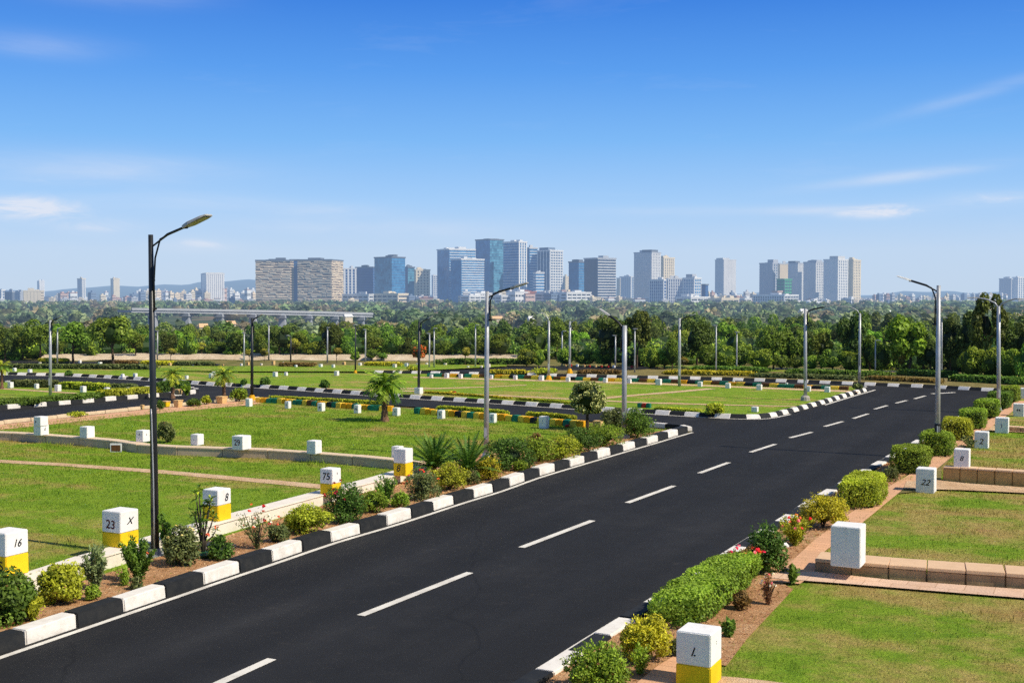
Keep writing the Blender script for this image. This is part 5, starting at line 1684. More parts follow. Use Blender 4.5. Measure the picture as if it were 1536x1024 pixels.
def undergrowth():
    Vs = []; Cs = []
    for i in range(520):
        px = random.uniform(-140, 1690); Y = random.uniform(91, 103) if px < 900 else random.uniform(82, 100)
        if px > 1300: Y = random.uniform(77, 96)
        if 60 < px < 800: Y = random.uniform(96, 104)
        H = random.uniform(.7, 1.9); W = H * random.uniform(1.1, 1.9)
        dk, lt = PAL[random.choice(['deep', 'mid', 'deep', 'olive', 'bright'])]
        V, C, _ = crown_np(H * .42, W * .5, H * .58, 190, .12, dk, lt, lobes=9, lob=(.34, .5), core=.66)
        V = V + np.array([(px - CX) / FPX * Y, Y, -.1]); Vs.append(V); Cs.append(C)
    o = link('undergrowth', np_mesh('undergrowth', np.concatenate(Vs), np.concatenate(Cs), M['leaf']))
    tag(o, 'tangled green undergrowth filling the gaps under the front tree row', kind='stuff')


undergrowth()


# ------------------------------------------------------------------ grass blades
def inside(poly, x, y):
    res = np.zeros(len(x), bool)
    n = len(poly)
    for i in range(n):
        x1, y1 = poly[i][0], poly[i][1]; x2, y2 = poly[(i + 1) % n][0], poly[(i + 1) % n][1]
        cnd = ((y1 > y) != (y2 > y)) & (x < (x2 - x1) * (y - y1) / (y2 - y1 + 1e-12) + x1)
        res ^= cnd
    return res


def grass(polys_in, polys_out, box, per_m2, h, w, ymax, label, clump=0):
    x0, x1, y0, y1 = box
    n = int((x1 - x0) * (y1 - y0) * per_m2)
    x = rng.uniform(x0, x1, n); y = rng.uniform(y0, y1, n)
    ok = np.zeros(n, bool)
    jx = x + rng.normal(size=n) * .05; jy = y + rng.normal(size=n) * .05
    for p in polys_in: ok |= inside(p, jx, jy)
    for p in polys_out: ok &= ~inside(p, jx, jy)
    if clump: ok &= (np.sin(x * 1.9 + np.sin(y * 1.3) * 3) * np.sin(y * 2.3 + np.cos(x * 1.7) * 2)) > clump
    ok &= rng.random(n) < np.clip((ymax - y) / (ymax * .45), .12, 1.)
    ok &= np.abs(x) < y * .47 + 3
    x, y = x[ok], y[ok]; n = len(x)
    sc = np.clip(y / 22., .8, 1.9)
    cl = .65 + .7 * (np.sin(x * 2.3 + np.sin(y * 1.7) * 2) * np.cos(y * 2.1 + np.sin(x * 1.3) * 2) * .5 + .5)
    tall = 1 + .9 * ((np.sin(x * 1.1 + 2.0 * np.sin(y * .7)) * np.sin(y * 1.4 + 1.5 * np.cos(x * .9))) > .78)
    hh = h * rng.uniform(.35, 1.1, n) * cl * np.sqrt(sc) * tall; ww = w * rng.uniform(.6, 1.2, n) * sc
    a = rng.uniform(0, 6.28, n); la = rng.uniform(0, 6.28, n); lean = rng.uniform(.1, .8, n)
    B = np.stack([x, y, np.full(n, LZ - .004)], 1)
    s = np.stack([np.cos(a) * ww, np.sin(a) * ww, np.zeros(n)], 1)
    tip = B + np.stack([np.cos(la) * lean * hh, np.sin(la) * lean * hh, hh], 1)
    V = np.stack([B - s, B + s, tip], 1).reshape(-1, 3)
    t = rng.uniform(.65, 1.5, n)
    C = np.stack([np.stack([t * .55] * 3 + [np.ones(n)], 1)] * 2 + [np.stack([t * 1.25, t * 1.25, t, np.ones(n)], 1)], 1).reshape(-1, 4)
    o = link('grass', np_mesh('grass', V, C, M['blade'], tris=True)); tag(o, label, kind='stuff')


def buf(line, w):
    """polygon around a polyline"""
    return [p for p in offset_line(line, -w)] + [p for p in reversed(offset_line(line, w))]


bedA = bl[:] + br
P3 = [G(*p, LZ) for p in [(-150, 686), (0, 689.5), (100, 695), (250, 705.5), (400, 719), (530, 731), (575, 737), (540, 739.5), (400, 725), (250, 711), (100, 699.5), (0, 694), (-150, 690)]]
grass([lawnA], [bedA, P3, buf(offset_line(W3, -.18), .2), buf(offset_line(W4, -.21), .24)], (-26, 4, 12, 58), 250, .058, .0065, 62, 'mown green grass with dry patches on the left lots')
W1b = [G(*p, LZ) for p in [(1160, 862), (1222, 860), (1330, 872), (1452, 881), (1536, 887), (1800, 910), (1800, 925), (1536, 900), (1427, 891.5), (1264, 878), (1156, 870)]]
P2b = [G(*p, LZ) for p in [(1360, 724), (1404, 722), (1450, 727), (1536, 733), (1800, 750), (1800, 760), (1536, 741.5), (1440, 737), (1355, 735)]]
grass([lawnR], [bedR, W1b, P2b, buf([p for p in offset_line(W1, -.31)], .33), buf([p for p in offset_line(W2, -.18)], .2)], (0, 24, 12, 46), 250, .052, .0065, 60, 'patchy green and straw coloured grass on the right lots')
grass([bedA, bedR], [], (-16, 16, 11, 44), 150, .11, .007, 70, 'weeds and grass tufts sprouting in the flower beds', .66)
# weeds and dead stalks strewn on the bare soil of the beds
def litter(polys_in, box, per_m2, zl, label):
    x0, x1, y0, y1 = box
    n = int((x1 - x0) * (y1 - y0) * per_m2)
    x = rng.uniform(x0, x1, n); y = rng.uniform(y0, y1, n)
    ok = np.zeros(n, bool)
    for p in polys_in: ok |= inside(p, x, y)
    x, y = x[ok], y[ok]; n = len(x)
    z = np.full(n, LZ + zl)
    N = unit(np.array([0, 0, 1.])[None] + rng.normal(size=(n, 3)) * .45)
    pal = np.array([(.24, .13, .06), (.17, .085, .04), (.30, .20, .11), (.10, .055, .03), (.09, .12, .02), (.22, .18, .08)])
    col = pal[rng.choice(6, n, p=[.28, .26, .16, .16, .07, .07])] * rng.uniform(.7, 1.2, (n, 1))
    V, C = leaf_quads(np.stack([x, y, z], 1), N, rng.uniform(.012, .036, n) * np.clip(y / 22, .8, 1.5), col, .55)
    o = link('mulch', np_mesh('mulch', V, C, M['leaf'])); tag(o, label, kind='stuff')


litter([bedA], (-16, 8, 10, 44), 90, .042, 'brown mulch and dead leaves on the left flower bed')
litter([bedR], (0, 16, 10, 40), 90, .026, 'brown mulch and dead leaves on the right hedge bed')

# ------------------------------------------------------------------ the city
CB = terr(1500)


def m_glass(name, tint, dark, rough=.18, spec=.28, panel=(3.2, 3.6), contrast=.35):
    """curtain wall: panes of slightly different tone with thin joints, reflecting the sky"""
    t = NT(name)
    tc = t.new('ShaderNodeTexCoord').outputs['Object']
    sp = t.new('ShaderNodeSeparateXYZ'); t.l.new(tc, sp.inputs[0])
    h = t.math('ADD', sp.outputs['X'], sp.outputs['Y'])
    u = t.math('FLOOR', t.math('DIVIDE', h, panel[0])); v = t.math('FLOOR', t.math('DIVIDE', sp.outputs['Z'], panel[1]))
    cb = t.new('ShaderNodeCombineXYZ'); t.l.new(u, cb.inputs[0]); t.l.new(v, cb.inputs[1])
    wn = t.new('ShaderNodeTexWhiteNoise', noise_dimensions='3D'); t.l.new(cb.outputs[0], wn.inputs['Vector'])
    big = t.noise(.035, 3, tc)
    f = t.math('ADD', t.math('MULTIPLY', wn.outputs['Value'], contrast), t.math('MULTIPLY', big, 1 - contrast))
    col = t.ramp(f, [(.25, dark), (.7, tint)])
    return t.out(t.bsdf(col, rough, metal=.0, spec=spec))


def m_wallc(name, c, var=.1):
    t = NT(name)
    tc = t.new('ShaderNodeTexCoord').outputs['Object']
    f = t.noise(.06, 4, tc); g = t.noise(.5, 3, tc, stretch=(1, 1, .15))
    col = t.ramp(t.math('ADD', t.math('MULTIPLY', f, .6), t.math('MULTIPLY', g, .4)), [(.3, tuple(x * (1 - var * 1.8) for x in c)), (.7, c)])
    return t.out(t.bsdf(col, .85, spec=.2))


GL = {
    'blue': m_glass('blue_glass', (.070, .260, .480), (.020, .110, .270)),
    'teal': m_glass('teal_glass', (.110, .320, .440), (.030, .130, .220), contrast=.5),
    'navy': m_glass('navy_glass', (.030, .115, .300), (.014, .065, .200), contrast=.25),
    'steel': m_glass('steel_glass', (.15, .23, .35), (.06, .12, .21)),
    'dark': m_glass('dark_glass', (.036, .075, .150), (.018, .042, .095), contrast=.3),
    'brown': m_glass('brown_recess', (.260, .185, .130), (.110, .082, .066), rough=.5, spec=.3),
    'window': m_glass('window_glass', (.10, .125, .16), (.035, .045, .07), panel=(2.4, 3.2), contrast=.7),
}
WC = {
    'white': m_wallc('white_render', (.80, .79, .77)), 'cream': m_wallc('cream_render', (.80, .68, .50)), 'pale': m_wallc('pale_render', (.68, .67, .66)),
    'grey': m_wallc('grey_render', (.46, .48, .52)), 'slate': m_wallc('slate_render', (.16, .19, .24)), 'pink': m_wallc('pink_render', (.60, .42, .36)),
    'tan': m_wallc('tan_render', (.78, .50, .28)), 'beige': m_wallc('beige_render', (.88, .70, .48)), 'brick': m_wallc('brick_render', (.36, .13, .09)), 'green': m_wallc('green_net', (.08, .34, .20)),
    'roof': m_wallc('red_roof', (.33, .13, .10)), 'blue': m_wallc('blue_render', (.20, .27, .38)),
}


def plan(x0, xm, x1, Y, phi):
    """corner and the two facade directions of a block seen between x0..x1 with its corner at xm"""
    C = Vector(((xm - CX) / FPX * Y, Y, 0))
    tr = Vector((math.cos(phi), math.sin(phi), 0)); tl = Vector((-math.sin(phi), math.cos(phi), 0))
    k1 = (x1 - CX) / FPX; k0 = (x0 - CX) / FPX
    sr = (k1 * Y - C.x) / (math.cos(phi) - k1 * math.sin(phi)) if x1 > xm else 18.
    sl = (C.x - k0 * Y) / (math.sin(phi) + k0 * math.cos(phi)) if xm - x0 > 1 else 18.
    return C, tr, tl, max(sr, 3.), max(sl, 3.)


def tower(name, label, x0, xm, x1, yt, Y, core, wall, phi=R(38), floors=None, band=.45, bandmat=None, piers=(0, 0), pier_w=1.2, proud=.35, only=None, plant=True, roofcol='pale', pier_mat=None, core_r=None, base_y=None, crown=None, group=None, cat='tower block', top_frac=1., yoff=0):
    """block > facade (glass core), floor bands, piers, parapet, roof plant"""
    C, tr, tl, sr, sl = plan(x0, xm, x1, Y, phi)
    zb = CB - 1; zt = CAMH + (HOR - yt) * Y / FPX
    H = zt - zb
    root = empty(name, (C.x, C.y, zb), phi)      # local +X = right facade, +Y = left facade
    tag(root, label, cat, group)
    m = MB(); m.box8([(0, 0, 0), (sr, 0, 0), (sr, sl, 0), (0, sl, 0), (0, 0, H), (sr, 0, H), (sr, sl, H), (0, sl, H)])
    mats = [GL[core]] + ([GL[core_r]] if core_r else [])
    if core_r: m.m[2] = 1
    m.build('facade', mats, root)
    n = floors or max(2, int(H / 3.7))
    if band:
        m = MB(); p = proud
        for i in range(n + 1):
            z0 = H * i / n - (band * H / n) / 2; z1 = z0 + band * H / n
            z0 = max(z0, .0); z1 = min(z1, H + .3)
            a0, b0 = -p, -p
            if only == 'r': a0 = .5
            if only == 'l': b0 = .5
            m.box8([(a0, b0, z0), (sr + p, b0, z0), (sr + p, sl + p, z0), (a0, sl + p, z0), (a0, b0, z1), (sr + p, b0, z1), (sr + p, sl + p, z1), (a0, sl + p, z1)])
        m.build('floor_bands', WC[bandmat or wall], root)
    if piers[0] or piers[1]:
        m = MB(); p = proud + .25
        for cnt, L, ax in ((piers[0], sl, 1), (piers[1], sr, 0)):
            for i in range(cnt):
                q = (L - pier_w) * i / max(1, cnt - 1)
                if ax == 1: m.box8([(-p, q, 0), (.3, q, 0), (.3, q + pier_w, 0), (-p, q + pier_w, 0), (-p, q, H + .2), (.3, q, H + .2), (.3, q + pier_w, H + .2), (-p, q + pier_w, H + .2)])
                else: m.box8([(q, -p, 0), (q + pier_w, -p, 0), (q + pier_w, .3, 0), (q, .3, 0), (q, -p, H + .1), (q + pier_w, -p, H + .1), (q + pier_w, .3, H + .1), (q, .3, H + .1)])
        m.build('piers' if False else 'pier_ribs', WC[pier_mat or wall], root)
    m = MB(); q = proud + .4
    for (a, b, c, d) in ((-q, -q, sr + q, .4), (-q, sl - .4, sr + q, sl + q), (-q, .4, .4, sl - .4), (sr - .4, .4, sr + q, sl - .4)):
        m.box8([(a, b, H + .31), (c, b, H + .31), (c, d, H + .31), (a, d, H + .31), (a, b, H + 1.9), (c, b, H + 1.9), (c, d, H + 1.9), (a, d, H + 1.9)])
    m.build('parapet', WC[roofcol], root)
    m = MB(); m.box8([(.2, .2, H + .05), (sr - .2, .2, H + .05), (sr - .2, sl - .2, H + .05), (.2, sl - .2, H + .05), (.2, .2, H + .5), (sr - .2, .2, H + .5), (sr - .2, sl - .2, H + .5), (.2, sl - .2, H + .5)])
    m.build('roof', WC['grey'], root)
    if plant:
        m = MB(); rr = random.Random(int(x0 * 7 + yt))
        for j in range(rr.randint(2, 4)):
            w, d, h = rr.uniform(.15, .35) * sr, rr.uniform(.2, .4) * sl, rr.uniform(1.8, 5.2)
            a, b = rr.uniform(.05, .6) * sr, rr.uniform(.05, .5) * sl
            h += j * .07
            m.box8([(a, b, H + .52), (a + w, b, H + .52), (a + w, b + d, H + .52), (a, b + d, H + .52), (a, b, H + h), (a + w, b, H + h), (a + w, b + d, H + h), (a, b + d, H + h)])
        m.build('roof_plant', WC[roofcol], root)
    if crown:
        # stepped top storeys: (u0,u1,v0,v1,height)
        for (u0, u1, v0, v1, hh, mt) in crown:
            m = MB(); a, c, b, d = u0 * sr, u1 * sr, v0 * sl, v1 * sl
            m.box8([(a, b, H + .5), (c, b, H + .5), (c, d, H + .5), (a, d, H + .5), (a, b, H + hh), (c, b, H + hh), (c, d, H + hh), (a, d, H + hh)])
            m.build('penthouse', WC[mt], root)
    root['dims'] = 0
    del root['dims']
    return root, H, sr, sl


def lattice(x0, xm, x1, yt, Y, phi, label):
    root, H, sr, sl = tower('office_block', label, x0, xm, x1, yt, Y, 'brown', 'beige', phi, floors=19, band=.36, bandmat='beige', plant=True, roofcol='slate', cat='office block')
    rr = random.Random(int(x0))
    n = 19; p = .75
    m = MB()
    for L, ax in ((sl, 1), (sr, 0)):
        cells = max(4, int(L / 1.55))
        for i in range(n):
            j = 0
            while j < cells:
                run = rr.choice([1, 2, 2, 3, 4, 5])
                if rr.random() < (.66 if ax else .70):
                    q0 = L * j / cells; q1 = min(L, L * (j + run) / cells) - .12
                    z0 = H * (i + rr.choice([.18, .2, .5])) / n; z1 = z0 + H / n * rr.choice([.22, .32, .42])
                    mi = rr.choice([0, 0, 1, 2]) if ax or True else 2
                    if ax: m.box8([(-p, q0, z0), (-.02, q0, z0), (-.02, q1, z0), (-p, q1, z0), (-p, q0, z1), (-.02, q0, z1), (-.02, q1, z1), (-p, q1, z1)], mi)
                    else: m.box8([(q0, -p, z0), (q1, -p, z0), (q1, -.02, z0), (q0, -.02, z0), (q0, -p, z1), (q1, -p, z1), (q1, -.02, z1), (q0, -.02, z1)], mi)
                j += run
    m.build('lattice_screen', [WC['beige'], WC['beige'], WC['cream']], root)


# landmark blocks, left to right
lattice(384, 384.2, 436, 392, 1560, R(-3), 'brown lattice fronted office block, left wing of the wide pair')
tower('office_block', 'narrow dark glass link between the two lattice office wings', 435, 435.5, 449, 391, 1575, 'navy', 'slate', R(5), band=.12, roofcol='slate', cat='office block', plant=False)
lattice(447, 498, 515, 391, 1550, R(80), 'brown lattice fronted office block, right wing with sunlit orange end')
tower('tower_block', 'white framed tower with dark glass beside the lattice block', 515, 516, 535, 404, 1700, 'navy', 'white', R(12), band=.14, piers=(2, 4), pier_w=2.4, roofcol='white')
tower('office_block', 'dark blue office block left of the blue glass cube', 534, 560, 566, 402, 1720, 'navy', 'slate', R(60), band=.16, bandmat='blue', roofcol='slate', cat='office block')
tower('glass_tower', 'blue glass cube tower with darker right edge', 562, 588, 608, 387, 1640, 'teal', 'slate', R(48), band=.06, bandmat='blue', core_r='blue', roofcol='slate', cat='glass tower')
tower('glass_tower', 'lower teal glass block right of the blue glass cube', 606, 612, 622, 402, 1690, 'navy', 'slate', R(35), band=.06, bandmat='blue', core_r='teal', roofcol='slate', cat='glass tower')
tower('tower_block', 'cream tower with window grid right of the blue glass cube', 622, 624, 645, 406, 1670, 'window', 'cream', R(18), band=.5, piers=(2, 5), pier_w=2.2, roofcol='cream')
tower('tower_block', 'thin pale hazy tower left of the white banded offices', 648, 650, 657, 414, 2300, 'steel', 'pale', R(25), band=.4, piers=(2, 3), roofcol='pale')
tower('office_tower', 'white banded blue office tower, rear taller part of the stepped pair', 656, 674, 713, 375, 1640, 'blue', 'white', R(30), floors=23, band=.30, only='r', roofcol='white', cat='office tower')
tower('office_tower', 'white banded blue office tower, front lower part of the stepped pair', 676, 692, 726, 390, 1600, 'blue', 'white', R(32), floors=20, band=.34, only='r', roofcol='white', cat='office tower')
tower('glass_tower', 'tallest blue glass tower with dark left face', 713.5, 735, 755.5, 360.5, 1690, 'blue', 'slate', R(40), band=.05, bandmat='blue', core_r='teal', roofcol='slate', cat='glass tower')
tower('glass_tower', 'blue banded tower with white ribbed right edge', 755, 778, 790, 364, 1650, 'blue', 'pale', R(48), band=.22, bandmat='pale', piers=(0, 4), pier_w=2.0, roofcol='white', pier_mat='white', cat='glass tower')
tower('glass_tower', 'slim teal banded tower right of the white ribbed one', 789, 794, 806, 373, 1680, 'blue', 'white', R(30), band=.26, only='r', roofcol='pale', cat='glass tower')
tower('office_block', 'low blue banded wing at the foot of the slim teal tower', 800, 804, 816, 410, 1640, 'blue', 'white', R(28), band=.35, cat='office block', roofcol='pale')
tower('tower_block', 'white gridded tower with blue left face and stepped top', 806, 825, 844, 377, 1660, 'steel', 'white', R(42), band=.4, only='r', piers=(5, 6), pier_w=1.1, roofcol='white', crown=[(.05, .6, .2, .9, 5.5, 'blue')])
tower('tower_block', 'slim cream tower between gridded and dark grey towers', 843.5, 848, 853, 416, 2000, 'steel', 'cream', R(35), band=.3, piers=(2, 3), pier_w=2, roofcol='cream')
tower('office_tower', 'dark navy office tower, left half of the dark grey pair', 853, 868, 877, 394, 1700, 'blue', 'slate', R(45), band=.18, bandmat='blue', roofcol='slate', crown=[(.2, .9, .1, .8, 4.5, 'slate')], cat='office tower')
tower('office_tower', 'dark grey office tower with pale bands on its right face', 876, 896, 923.5, 388.5, 1640, 'dark', 'pale', R(36), band=.38, only='r', core_r='dark', roofcol='grey', cat='office tower')
tower('tower_block', 'pale hazy apartment tower, left of a hazy pair', 925, 930, 938, 418, 2350, 'steel', 'cream', R(35), band=.25, piers=(3, 3), pier_w=2.4, roofcol='pale')
tower('tower_block', 'pale hazy blue apartment tower, right of a hazy pair', 931, 946, 951, 416, 2250, 'steel', 'pale', R(52), band=.2, piers=(6, 2), pier_w=2.4, roofcol='pale')
tower('apartment_tower', 'grey and cream apartment tower with ribbed sides', 951, 977, 990.5, 380, 1690, 'steel', 'pale', R(48), band=.42, piers=(10, 6), pier_w=2.6, roofcol='grey', crown=[(.1, .8, .05, .6, 5.2, 'slate')], pier_mat='pale', cat='apartment tower')
tower('apartment_tower', 'lower cream apartment tower right of the grey and cream one', 989, 995, 1011, 388, 1720, 'steel', 'cream', R(35), band=.35, piers=(3, 6), pier_w=2.3, roofcol='cream', crown=[(.0, .5, .1, .9, 4., 'cream')], cat='apartment tower')
tower('office_block', 'low wide blue office with white framed columns, left section', 974, 995, 1002, 421, 1580, 'navy', 'white', R(55), band=.18, piers=(8, 3), pier_w=1.0, roofcol='white', cat='office block', plant=True)
tower('office_block', 'low wide blue office with white framed columns, middle section', 1000, 1002, 1027, 419, 1585, 'navy', 'white', R(10), band=.18, piers=(2, 10), pier_w=1.0, roofcol='pale', cat='office block')
tower('office_block', 'low wide blue office with white framed columns, right section', 1025, 1041, 1051, 418.5, 1575, 'blue', 'white', R(45), band=.22, piers=(7, 4), pier_w=1.0, roofcol='white', cat='office block', crown=[(.2, .8, .3, .9, 6.5, 'grey')])
tower('office_block', 'small dark blue box block right of the low wide offices', 1050, 1058, 1062, 428, 1620, 'navy', 'slate', R(45), band=.06, bandmat='blue', roofcol='slate', cat='office block', plant=False)
tower('apartment_tower', 'lone pale hazy apartment tower standing apart', 1072.5, 1085, 1103, 391, 1950, 'steel', 'pale', R(30), band=.42, piers=(6, 8), pier_w=3.4, roofcol='pale', crown=[(.0, .55, .1, .9, 4.5, 'pale')], cat='apartment tower')
tower('apartment_tower', 'dark grey apartment tower at the left end of the apartment row', 1139, 1158, 1170, 396, 1750, 'steel', 'grey', R(45), band=.42, piers=(7, 4), pier_w=2.8, roofcol='grey', crown=[(.1, .7, .0, .45, 6.5, 'grey')], cat='apartment tower')
tower('apartment_tower', 'cream fronted apartment tower behind the green netted block', 1167, 1169, 1181, 397, 1740, 'steel', 'beige', R(12), band=.42, piers=(2, 4), pier_w=3.1, roofcol='pale', cat='apartment tower')
tower('apartment_tower', 'grey ribbed apartment tower, second of the apartment row', 1178, 1196, 1207, 396, 1770, 'steel', 'grey', R(45), band=.42, piers=(7, 6), pier_w=2.6, roofcol='grey', pier_mat='pale', crown=[(.0, .6, .2, .8, 4.5, 'slate')], cat='apartment tower')
tower('apartment_tower', 'grey ribbed apartment tower, third of the apartment row', 1205, 1223, 1235, 394.5, 1740, 'steel', 'pale', R(45), band=.42, piers=(8, 5), pier_w=2.6, roofcol='grey', pier_mat='pale', crown=[(.1, .8, .0, .5, 4.5, 'grey')], cat='apartment tower')
tower('apartment_tower', 'tall pale apartment tower, left of the last pair in the row', 1235, 1256, 1271, 390.5, 1680, 'steel', 'pale', R(44), band=.42, piers=(8, 6), pier_w=2.4, roofcol='white', pier_mat='white', crown=[(.0, .7, .0, .6, 6, 'pale')], cat='apartment tower')
tower('apartment_tower', 'tall cream edged apartment tower at the right end of the row', 1266, 1279, 1290, 391.5, 1700, 'steel', 'cream', R(44), band=.42, piers=(5, 5), pier_w=2.6, roofcol='cream', crown=[(.1, .7, .1, .7, 3, 'cream')], cat='apartment tower')
tower('construction_block', 'block wrapped in green netting in front of the apartment row', 1165, 1176, 1187, 420, 1660, 'dark', 'green', R(40), floors=9, band=.72, bandmat='green', piers=(3, 4), pier_w=.5, roofcol='green', pier_mat='slate', cat='building', plant=False)
tower('low_block', 'pinkish unfinished floors left of the green netted block', 1158, 1166, 1173, 438, 1650, 'brown', 'pink', R(40), floors=5, band=.45, roofcol='pink', cat='building', plant=False)
tower('low_block', 'long white low block with window bays before the apartment row', 1129, 1176, 1197, 444, 1560, 'window', 'white', R(62), floors=5, band=.3, piers=(14, 6), pier_w=1.2, roofcol='white', cat='building')
tower('low_block', 'white flat roofed hall right of the long white low block', 1201, 1214, 1236, 454, 1560, 'window', 'white', R(35), floors=2, band=.5, roofcol='white', cat='building')
tower('tower_block', 'pale distant slab at the far right skyline, left one', 1498, 1516, 1522, 419, 2150, 'steel', 'pale', R(55), band=.3, piers=(7, 2), pier_w=2.5, roofcol='pale')
tower('tower_block', 'pale distant slab at the far right skyline, right one', 1518, 1526, 1542, 417, 2150, 'steel', 'white', R(40), band=.25, piers=(3, 6), pier_w=3, roofcol='white')
tower('tower_block', 'ribbed white tower with dark side, alone at the left skyline', 302.5, 310, 337, 411.5, 1900, 'steel', 'white', R(22), band=.1, piers=(2, 9), pier_w=2.6, roofcol='white', crown=[(.02, .98, .1, .9, 2.6, 'cream')])
tower('tower_block', 'slim pale tower, right of the slim pair at left', 167, 171, 180, 419, 2200, 'steel', 'cream', R(30), band=.15, piers=(2, 4), pier_w=2.6, roofcol='cream')
tower('tower_block', 'slim pale tower, left of the slim pair at left', 117, 124, 129, 419, 2200, 'steel', 'pale', R(48), band=.15, piers=(4, 2), pier_w=2.6, roofcol='cream')
tower('tower_block', 'slim white tower behind the cream slab at far left', 57, 60, 67.5, 422.5, 2300, 'steel', 'white', R(30), band=.15, piers=(2, 3), pier_w=2.8, roofcol='white')
tower('low_block', 'broad cream slab block at the far left with dark slots', 35, 36, 62, 437.5, 1650, 'brown', 'cream', R(10), floors=6, band=.7, piers=(2, 5), pier_w=5., roofcol='cream', cat='building')
tower('low_block', 'grey blue slab left of the cream slab at far left', 20, 31, 36, 439, 1750, 'steel', 'grey', R(50), band=.3, piers=(4, 3), pier_w=1.5, roofcol='grey', cat='building')
tower('low_block', 'dark blue slab second from the far left edge', 8, 19, 22, 438.5, 1720, 'steel', 'slate', R(55), band=.25, piers=(5, 2), pier_w=1.5, roofcol='grey', cat='building')
tower('low_block', 'pale slab cut by the far left edge', -12, 3, 8, 436, 1800, 'steel', 'white', R(45), band=.3, piers=(3, 2), roofcol='white', cat='building')

for (x0, xm, x1, yt, Y, wl, fl, lab) in [
        (514, 553, 560, 443, 1545, 'pale', 4, 'long pale grey low block right of the lattice wing'), (558, 597, 612, 442, 1540, 'cream', 4, 'long low block with a cream right end below the blue glass cube'),
        (611, 650, 655, 447, 1550, 'grey', 3, 'low grey banded block below the cream tower'), (691, 704, 728, 445, 1530, 'white', 5, 'low white gridded block with pink side below the white banded offices'),
        (728, 752, 766, 445, 1535, 'pale', 4, 'low pale blue block below the tallest glass tower'), (766, 784, 804, 439, 1560, 'brick', 5, 'dark red brown low block below the ribbed glass tower'),
        (803, 824, 834, 441, 1550, 'pale', 5, 'grey banded low block below the white gridded tower'), (831, 850, 886, 440, 1535, 'white', 5, 'long white banded low block left of the dark grey office tower'),
        (1014, 1036, 1064, 447, 1540, 'white', 3, 'low white and cream block below the low blue offices'), (1062, 1082, 1108, 449, 1545, 'cream', 3, 'low cream banded block below the lone pale tower')]:
    tower('low_block', lab, x0, xm, x1, yt, Y, 'window', wl, R(40 if xm - x0 < 30 else 62), floors=fl, band=.5, piers=(max(2, int((xm - x0) / 6)), max(2, int((x1 - xm) / 6))), pier_w=1.2, roofcol=wl, cat='building')

# low town: many small flat-roofed blocks
town_protos = []
for i, (wl, fl) in enumerate([('white', 3), ('cream', 4), ('pale', 5), ('pink', 3), ('white', 6), ('beige', 5), ('grey', 4), ('cream', 7), ('white', 2), ('blue', 5)]):
    m = MB()
    m.box8([(-.5, -.5, 0), (.5, -.5, 0), (.5, .5, 0), (-.5, .5, 0), (-.5, -.5, 1), (.5, -.5, 1), (.5, .5, 1), (-.5, .5, 1)], 0)
    for f in range(fl):
        z0 = (f + .38) / (fl + .25); z1 = z0 + .36 / (fl + .25)
        nb = random.Random(i * 9 + f).randint(4, 6)
        for b in range(nb):
            q0 = -.46 + .92 * b / nb; q1 = q0 + .92 / nb * .68
            m.box8([(q0, -.506, z0), (q1, -.506, z0), (q1, -.49, z0), (q0, -.49, z0), (q0, -.506, z1), (q1, -.506, z1), (q1, -.49, z1), (q0, -.49, z1)], 1)
            m.box8([(-.506, q0, z0), (-.49, q0, z0), (-.49, q1, z0), (-.506, q1, z0), (-.506, q0, z1), (-.49, q0, z1), (-.49, q1, z1), (-.506, q1, z1)], 1)
    m.box8([(-.53, -.53, 1.0), (.53, -.53, 1.0), (.53, .53, 1.0), (-.53, .53, 1.0), (-.53, -.53, 1.04), (.53, -.53, 1.04), (.53, .53, 1.04), (-.53, .53, 1.04)], 2)
    r_ = random.Random(i)
    a = r_.uniform(-.3, .1)
    m.box8([(a, -.2, 1.04), (a + .35, -.2, 1.04), (a + .35, .3, 1.04), (a, .3, 1.04), (a, -.2, 1.16), (a + .35, -.2, 1.16), (a + .35, .3, 1.16), (a, .3, 1.16)], 0)
    o = m.build('town_house', [WC[wl], GL['window'], WC['roof' if i in (3, 8) else wl]])
    town_protos.append((o.data, wl)); bpy.data.objects.remove(o)
town = []
rr = random.Random(5)


def town_band(xa, xb, ya, yb, n, Y0, Y1, wr=(5, 14)):
    for i in range(n):
        px = xa + (xb - xa) * (i + rr.uniform(.1, .9)) / n
        town.append((px, rr.uniform(ya, yb), rr.uniform(Y0, Y1), rr.uniform(*wr)))


